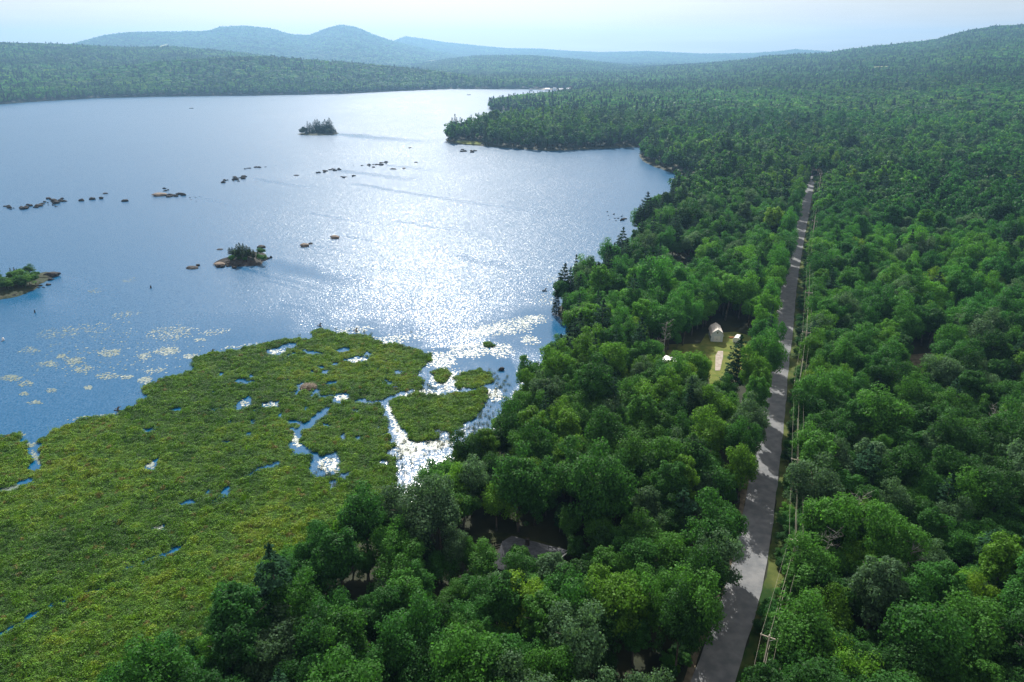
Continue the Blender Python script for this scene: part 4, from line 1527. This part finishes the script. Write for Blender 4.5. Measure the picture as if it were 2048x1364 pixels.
tag(sk.build('sticks', M_WOOD, lodge), kind='stuff')

for (sx_, sy_, lab) in [(712, 662, 'dark driftwood stump standing in the water off the marsh tip'), (640, 652, 'small driftwood snag beside the round sedge islet'), (425, 705, 'leafy snag at the marsh edge left of the lily pads'), (236, 821, 'dark snag at the point of the marsh edge'), (1090, 582, 'dark snag in open water out from the cape')]:
    x_, y_ = flat(sx_, sy_)
    mb = MB()
    mb.tube([(0, 0, -0.3), (0.1, 0.05, 0.8), (0.35, 0.1, 1.3)], [0.28, 0.2, 0.08], 7)
    mb.tube([(0.08, 0, 0.6), (0.7, 0.2, 1.1), (1.0, 0.2, 1.05)], [0.14, 0.1, 0.05], 6)
    mb.tube([(0.05, 0, 0.4), (-0.6, -0.2, 0.8)], [0.12, 0.05], 6)
    mb.tube([(-1.1, 0.1, 0.05), (0.9, -0.2, 0.12)], [0.16, 0.1], 6)
    tag(mb.build('driftwood_snag', M_REED, None, (float(x_), float(y_), 0)), lab, 'snag')


def buoy(px_, py_, r_, m, lab):
    x_, y_ = flat(px_, py_)
    o = empty('buoy', (float(x_), float(y_), 0))
    tag(o, lab, 'buoy')
    mb = MB()
    mb.tube([(0, 0, -.2), (0, 0, 0.0), (0, 0, .5), (0, 0, 0.95), (0, 0, 1.1)], [r_ * .6, r_, r_, r_ * .7, r_ * .3], 12)
    mb.build('float', m, o, None, True)
    MB().tube([(0, 0, 1.1), (0, 0, 1.4)], 0.05, 6).build('handle', M_DARK, o)


buoy(7, 681, 0.42, M_WHITE, 'white mooring buoy near the left edge of the lake')
buoy(302, 576, 0.3, M_DARK, 'small dark buoy alone on the blue water')
buoy(70, 625, 0.22, M_DARK, 'tiny dark float below the left island')


def boat(px_, py_, L, rz, m, lab):
    x_, y_ = flat(px_, py_)
    o = empty('motor_boat', (float(x_), float(y_), 0), rz)
    tag(o, lab, 'boat')
    sec = [(-.5, .36, .55), (-.2, .42, .55), (.15, .38, .6), (.38, .2, .72), (.5, .02, .85)]
    vs_, fs_ = [], []
    for t, hw, hz in sec:
        for (sx_, z) in ((-1, hz), (-.75, .1), (0, -.25), (.75, .1), (1, hz)):
            vs_.append((t * L, sx_ * hw * L * 0.42, z * L * 0.16 + 0.1))
    for i in range(len(sec) - 1):
        for j in range(4):
            a = i * 5 + j
            fs_.append((a, a + 1, a + 6, a + 5))
        fs_.append((i * 5, i * 5 + 5, i * 5 + 9, i * 5 + 4))
    fs_.append((0, 4, 3, 2, 1))
    MB().add(vs_, fs_).build('hull', m, o)
    MB().box(-.12 * L, .12 * L, -.11 * L, .11 * L, .1 * L, .24 * L).box(-.18 * L, .14 * L, -.13 * L, .13 * L, .24 * L, .26 * L).build('cabin', M_WHITE, o)
    MB().box(-.58 * L, -.5 * L, -.05 * L, .05 * L, -.02 * L, .17 * L).build('outboard_motor', M_DARK, o)


boat(383, 217, 7, 0.2, M_DARK, 'small dark motor boat far out left of the wooded island')
boat(938, 190, 9, 0.1, M_DARK, 'small dark motor boat in the glitter near the far shore')
boat(820, 296, 4.5, 1.0, M_DARK, 'little dark boat in the glitter left of the wooded point')

# ------------------------------------------------------------------ power line
POLE_PX = [(1497, 1480), (1519, 1376), (1574, 1172), (1580, 1000), (1586, 832)]
poles = [G(*p) for p in POLE_PX]
# further poles keep the same offset from the road
last = poles[-1]
s_along = None
acc = 0.0
started = False
prev = None
for i in range(0, len(ROADC) - 1):
    p = ROADC[i]
    if p.y < last.y + 4 or p.y > 640:
        prev = p
        continue
    acc += (p - prev).length
    prev = p
    if acc > 38:
        acc = 0
        d = (ROADC[i + 1] - ROADC[i])
        d.z = 0
        d.normalize()
        qv = p + Vector((d.y, -d.x, 0)) * 6.3
        poles.append(Vector((qv.x, qv.y, H(qv.x, qv.y))))
PH = 10.4
tips = []
for i, p in enumerate(poles):
    a, b_ = poles[max(i - 1, 0)], poles[min(i + 1, len(poles) - 1)]
    d = (b_ - a)
    rz = math.atan2(d.y, d.x) - math.pi / 2
    o = empty('utility_pole', p, rz)
    names = ['nearest utility pole below the bottom edge of the view', 'utility pole with broad crossarm nearest in view beside the road', 'second nearest utility pole, where the wires bend', 'third nearest utility pole beside the road', 'utility pole level with the dark stretch of verge below the barn']
    tag(o, names[i] if i < 5 else 'distant utility pole standing on the verge beyond the small barn', 'utility pole', 'utility poles along the road')
    MB().tube([(0, 0, -1), (0, 0, PH * .5), (0, 0, PH)], [0.2, 0.17, 0.13], 8).build('pole', M_WOOD, o)
    MB().box(-1.25, 1.25, 0.14, 0.26, PH - 0.62, PH - 0.46).build('crossarm', M_WOOD, o)
    for sx_ in (-1.12, 0.0, 1.12):
        zb = PH if sx_ == 0 else PH - .46
        MB().tube([(sx_, 0.2 if sx_ else 0, zb), (sx_, 0.2 if sx_ else 0, zb + .1), (sx_, 0.2 if sx_ else 0, zb + .22)], [0.05, .08, .04], 8).build('insulator', M_WHITE, o)
    br = MB()
    for s in (-1, 1):
        br.tube([(s * .75, .2, PH - .6), (0, .17, PH - 1.25)], 0.025, 4)
    br.build('brace', M_STEEL, o)
    if i in (2, 4):
        t_ = MB().tube([(0.38, 0, PH - 2.3), (.38, 0, PH - 1.4)], .25, 10).build('transformer', M_STEEL, o)
    tips.append((p, Vector((math.cos(rz), math.sin(rz), 0)), Vector((-math.sin(rz), math.cos(rz), 0))))


def wire(offx, z, r_, lab):
    pts = []
    for i in range(len(tips) - 1):
        (p, xa, ya), (p2, xb, yb) = tips[i], tips[i + 1]
        a = p + xa * offx + Vector((0, 0, z))
        b_ = p2 + xb * offx + Vector((0, 0, z))
        for k_ in range(8):
            t = k_ / 8
            q_ = a.lerp(b_, t)
            q_.z -= 0.45 * 4 * t * (1 - t)
            pts.append(q_)
    pts.append(b_)
    return tag(MB().tube(pts, r_, 5).build('power_line', M_WIRE), lab, 'power line', 'wires of the roadside power line')


wire(-1.12, PH - .22, .014, 'thin wire on the road side of the pole crossarms')
wire(0, PH + .22, .02, 'wire over the tops of the utility poles')
wire(1.12, PH - .22, .014, 'thin wire on the forest side of the pole crossarms')
wire(0.2, PH - 2.6, .03, 'thick lower cable slung below the crossarms')


# ------------------------------------------------------------------ buildings
def house(loc, rz, wx, ly, eave, rise, wallm, roofm, name, label, cat='house', over=0.45, windows=True, chimney=True, trimm=None):
    o = empty(name, loc, rz)
    tag(o, label, cat)
    hx, hy = wx / 2, ly / 2
    MB().prism([(-hx, -0.4), (hx, -0.4), (hx, eave), (0, eave + rise), (-hx, eave)], -hy, hy).build('wall', wallm, o)
    ro = MB()
    s = rise / hx
    t_ = 0.18
    for sg in (-1, 1):
        ro.add([(sg * (hx + over), -hy - over, eave - s * over + .02), (0, -hy - over, eave + rise + .02), (0, hy + over, eave + rise + .02), (sg * (hx + over), hy + over, eave - s * over + .02),
                (sg * (hx + over), -hy - over, eave - s * over + .02 + t_), (0, -hy - over, eave + rise + .02 + t_), (0, hy + over, eave + rise + .02 + t_), (sg * (hx + over), hy + over, eave - s * over + .02 + t_)],
               [(4, 5, 6, 7), (0, 3, 2, 1), (0, 1, 5, 4), (2, 3, 7, 6), (0, 4, 7, 3), (1, 2, 6, 5)])
    rf = ro.build('roof', roofm, o)
    tr = MB()
    for sg in (-1, 1):
        tr.tube([(sg * (hx + over), -hy - over - .04, eave - s * over + .08), (0, -hy - over - .04, eave + rise + .08)], .13, 4)
    tr.build('fascia', trimm or M_WHITE, o)
    if chimney:
        MB().box(hx * .3, hx * .3 + .6, hy * .2, hy * .2 + .6, eave, eave + rise + .9).build('chimney', M_ROCK, rf)
    if windows:
        for wx_ in (-hx * .5, hx * .5):
            f_ = MB().box(wx_ - .55, wx_ + .55, -hy - .06, -hy - .003, 1.0, 2.3).build('window', M_WHITE, o)
            MB().box(wx_ - .45, wx_ + .45, -hy - .08, -hy - .063, 1.1, 2.2).build('pane', M_GLASS, f_)
    d_ = MB().box(-.5, .5, -hy - .07, -hy - .003, 0, 2.1).build('door', M_WHITE, o)
    MB().box(.32, .4, -hy - .12, -hy - .073, 1.0, 1.1).build('handle', M_STEEL, d_)
    return o


# small pale barn with a gambrel roof
bp = G(1433, 684)
az_b = R(8.4)
barn = empty('barn', bp, -az_b)
tag(barn, 'small pale barn with rounded gambrel roof on the sunlit grass', 'barn')
BW, BE, BT, BL = 1.9, 2.3, 4.4, 6.0
prof = [(-BW, -.4), (BW, -.4), (BW, BE), (BW * .78, 3.35), (0, BT), (-BW * .78, 3.35), (-BW, BE)]
MB().prism(prof, 0, BL).build('wall', M_PALE, barn)
ro = MB()
rp = [(BW + .16, BE - .12), (BW * .78 + .06, 3.4), (0, BT + .06), (-BW * .78 - .06, 3.4), (-BW - .16, BE - .12)]
ro_o = [(x_ * 1.05, z_ + .12) for x_, z_ in rp]
for i in range(4):
    (xa, za), (xb, zb) = rp[i], rp[i + 1]
    (xc, zc), (xd, zd) = ro_o[i], ro_o[i + 1]
    ro.add([(xa, -.25, za), (xb, -.25, zb), (xb, BL + .25, zb), (xa, BL + .25, za), (xc, -.25, zc), (xd, -.25, zd), (xd, BL + .25, zd), (xc, BL + .25, zc)],
           [(0, 1, 2, 3), (7, 6, 5, 4), (0, 4, 5, 1), (3, 2, 6, 7), (0, 3, 7, 4), (1, 5, 6, 2)])
ro.build('roof', M_ROOF_L, barn)
for s in (-1, 1):
    dd = MB().box(s * .52 - .5, s * .52 + .5, -.06, -.003, .05, 2.0).build('door', M_WHITE, barn)
    MB().box(s * .1 - .03, s * .1 + .03, -.1, -.063, .9, 1.1).build('handle', M_DARK, dd)
vf = MB().box(-.28, .28, -.05, -.003, 3.0, 3.6).build('loft_window', M_WHITE, barn)
MB().box(-.2, .2, -.07, -.053, 3.08, 3.52).build('pane', M_GLASS, vf)
tr = MB()
for i in range(4):
    (xa, za), (xb, zb) = rp[i], rp[i + 1]
    tr.tube([(xa, -.3, za + .04), (xb, -.3, zb + .04)], .07, 4)
tr.build('trim', M_PALE, barn)

# white covered trailer beside the barn
tp = G(1474, 684)
tl = empty('utility_trailer', tp, R(-30))
tag(tl, 'white covered trailer parked beside the small barn', 'trailer')
MB().prism([(-1.05, .55), (1.05, .55), (1.05, 1.5), (.6, 2.1), (-.6, 2.1), (-1.05, 1.5)], -1.7, 1.7).build('cover', M_WHITE, tl)
MB().box(-1.0, 1.0, -1.75, 1.75, .4, .548).box(-.08, .08, -3.0, -1.75, .42, .52).build('chassis', M_STEEL, tl)
for s in (-1, 1):
    wh = MB().tube([(s * 1.08, 0, .33), (s * 1.28, 0, .33)], .33, 14).build('wheel', M_DARK, tl)
    MB().tube([(s * 1.285, 0, .33), (s * 1.3, 0, .33)], .17, 10).build('rim', M_WHITE, wh)
cp_ = G(1463, 677)
sc_ = empty('scrap_heap', cp_)
tag(sc_, 'low rusty heap of scrap left of the white trailer', 'scrap heap')
mb = MB()
for j in range(9):
    x0, y0 = random.uniform(-1, .6), random.uniform(-.5, .4)
    mb.box(x0, x0 + random.uniform(.3, .8), y0, y0 + random.uniform(.2, .6), 0, random.uniform(.2, .6))
mb.build('scrap', M_RUST, sc_)

# pale roofed house left of the barn
hp = G(1350, 748)
house(hp, R(24), 7.5, 9, 2.4, 1.5, M_PALE, M_ROOF_M, 'house', 'house with pale metal roof half hidden by trees left of the barn')
pp = G(1322, 735)
patch('patio', [(1312, 738), (1322, 727), (1336, 726), (1334, 742), (1318, 746)], M_GRAVEL, .3, 'pale pinkish paved patio beside the pale roofed house')
# dark roofed house nearer the lake
hp = G(1362, 556)
house(hp, R(40), 9.5, 13, 3.0, 2.6, M_PALE, M_ROOF_G, 'house', 'house with dark shingle roof and white gable edge near the lake')
ap = empty('antenna', (hp.x - 1.8, hp.y + 1.5, hp.z + 5.2))
tag(ap, 'small white satellite dish above the dark roofed house', 'satellite dish')
MB().tube([(0, 0, -.8), (0, 0, .9)], .04, 5).build('mast', M_STEEL, ap)
MB().tube([(0, 0, .9), (.12, -.1, .95), (.2, -.16, 1.0)], [.1, .45, .55], 10).build('dish', M_WHITE, ap)
# grey roofed house in the dark gap of the near woods
hp = G(1062, 1138)
hs = house(hp, R(68), 8.5, 10.5, 2.4, 2.0, M_SIDING, M_ROOF_G, 'house', 'house with grey roof deep in the dark gap of the near woods')
dk = G(1012, 1118)
deck = empty('deck', (dk.x, dk.y, dk.z), R(20))
tag(deck, 'weathered wooden deck with railings beside the grey roofed house', 'deck')
for j in range(14):
    MB().box(-2.6 + j * .37, -2.6 + j * .37 + .34, -1.5, 1.5, 1.5, 1.55).build('plank', M_WOOD, deck)
for (xa, ya) in ((-2.6, -1.5), (2.5, -1.5), (-2.6, 1.42), (2.5, 1.42), (0, 1.42), (0, -1.5)):
    MB().box(xa, xa + .1, ya, ya + .1, -.2, 2.55).build('post', M_WOOD, deck)
for ya in (-1.46, 1.46):
    MB().box(-2.5, 2.5, ya - .03, ya + .03, 2.45, 2.53).box(-2.5, 2.5, ya - .03, ya + .03, 1.95, 2.0).build('rail', M_WOOD, deck)
MB().box(-2.57, -2.5, -1.4, 1.4, 2.45, 2.53).build('rail', M_WOOD, deck)

# cottages on the far shore and mast on the summit
for (a, b_, w_, lab) in [(1095, 177.4, 12, 'white cottage behind the pale beach on the far shore'), (1109, 176.4, 8, 'small white cottage just right of the beach cottage'), (1122, 177.8, 10, 'low pale cottage near the right end of the far shore'),
                         (1137, 177, 10, 'rightmost pale cottage on the far shore'), (1000, 169, 10, 'white roofed cottage up the slope above the far shore'), (930, 172, 9, 'lone white cottage left along the far shore'), (1062, 178.4, 7, 'tiny white boathouse left of the beach')]:
    x_, y_ = flat(a, b_, 6)
    z_ = max(0.5, H(float(x_), float(y_)))
    house(Vector((float(x_), float(y_) - 6, z_ + 1.0)), R(70), w_ * .7, w_, 4.0, 2.5, M_WHITE, M_ROOF_M, 'cottage', lab, 'cottage', windows=True, chimney=False)
dx, dy, dz = ray(676, 50)
t = 6300 / math.hypot(dx, dy)
mx0, my0 = float(dx * t), float(dy * t)
zz = H(mx0, my0)
for j in range(2):
    mo = empty('radio_mast', (mx0 + j * 45 - 20, my0, zz))
    tag(mo, ('taller' if j == 0 else 'shorter') + ' thin radio mast on the rounded summit of the far mountain', 'radio mast')
    MB().tube([(0, 0, 0), (0, 0, 48 - 12 * j)], [1.0, .6], 6).build('mast', M_STEEL, mo)
    MB().box(-3, 3, -.5, .5, 36 - 10 * j, 37 - 10 * j).build('antenna_arm', M_STEEL, mo)

# ------------------------------------------------------------------ labels: one of a row is told by its order from the left
ONES = ['', 'first', 'second', 'third', 'fourth', 'fifth', 'sixth', 'seventh', 'eighth', 'ninth', 'tenth', 'eleventh', 'twelfth', 'thirteenth', 'fourteenth', 'fifteenth', 'sixteenth', 'seventeenth', 'eighteenth', 'nineteenth']
TENS = {2: ('twenty', 'twentieth'), 3: ('thirty', 'thirtieth'), 4: ('forty', 'fortieth'), 5: ('fifty', 'fiftieth')}


def ordinal(k_):
    if k_ < 20:
        return ONES[k_]
    return TENS[k_ // 10][1] if k_ % 10 == 0 else TENS[k_ // 10][0] + '-' + ONES[k_ % 10]


same = {}
for o in COL.objects:
    if o.parent is None and o.get('label') and o.get('category'):
        same.setdefault(o['label'], []).append(o)
for lab, os_ in same.items():
    if len(os_) < 2:
        continue
    os_.sort(key=lambda o: float(project(o.location.x, o.location.y, o.location.z)[0]))
    for j, o in enumerate(os_):
        o['label'] = ('leftmost ' if j == 0 else 'rightmost ' if j == len(os_) - 1 else ordinal(j + 1) + ' from left, ') + lab

# ------------------------------------------------------------------ haze
hz = MB().box(-9700, 9700, -9700, 9700, -4, 390)
hm = bpy.data.materials.new('haze')
hm.use_nodes = True
hm.node_tree.nodes.clear()
ho = hm.node_tree.nodes.new('ShaderNodeOutputMaterial')
pv = hm.node_tree.nodes.new('ShaderNodeVolumePrincipled')
pv.inputs['Color'].default_value = (0.31, 0.58, 0.91, 1)
pv.inputs['Density'].default_value = 1.3e-4
pv.inputs['Anisotropy'].default_value = 0.5
hm.node_tree.links.new(pv.outputs[0], ho.inputs['Volume'])
hob = hz.build('haze', hm)
tag(hob, 'pale blue summer haze over lake and hills', kind='stuff')
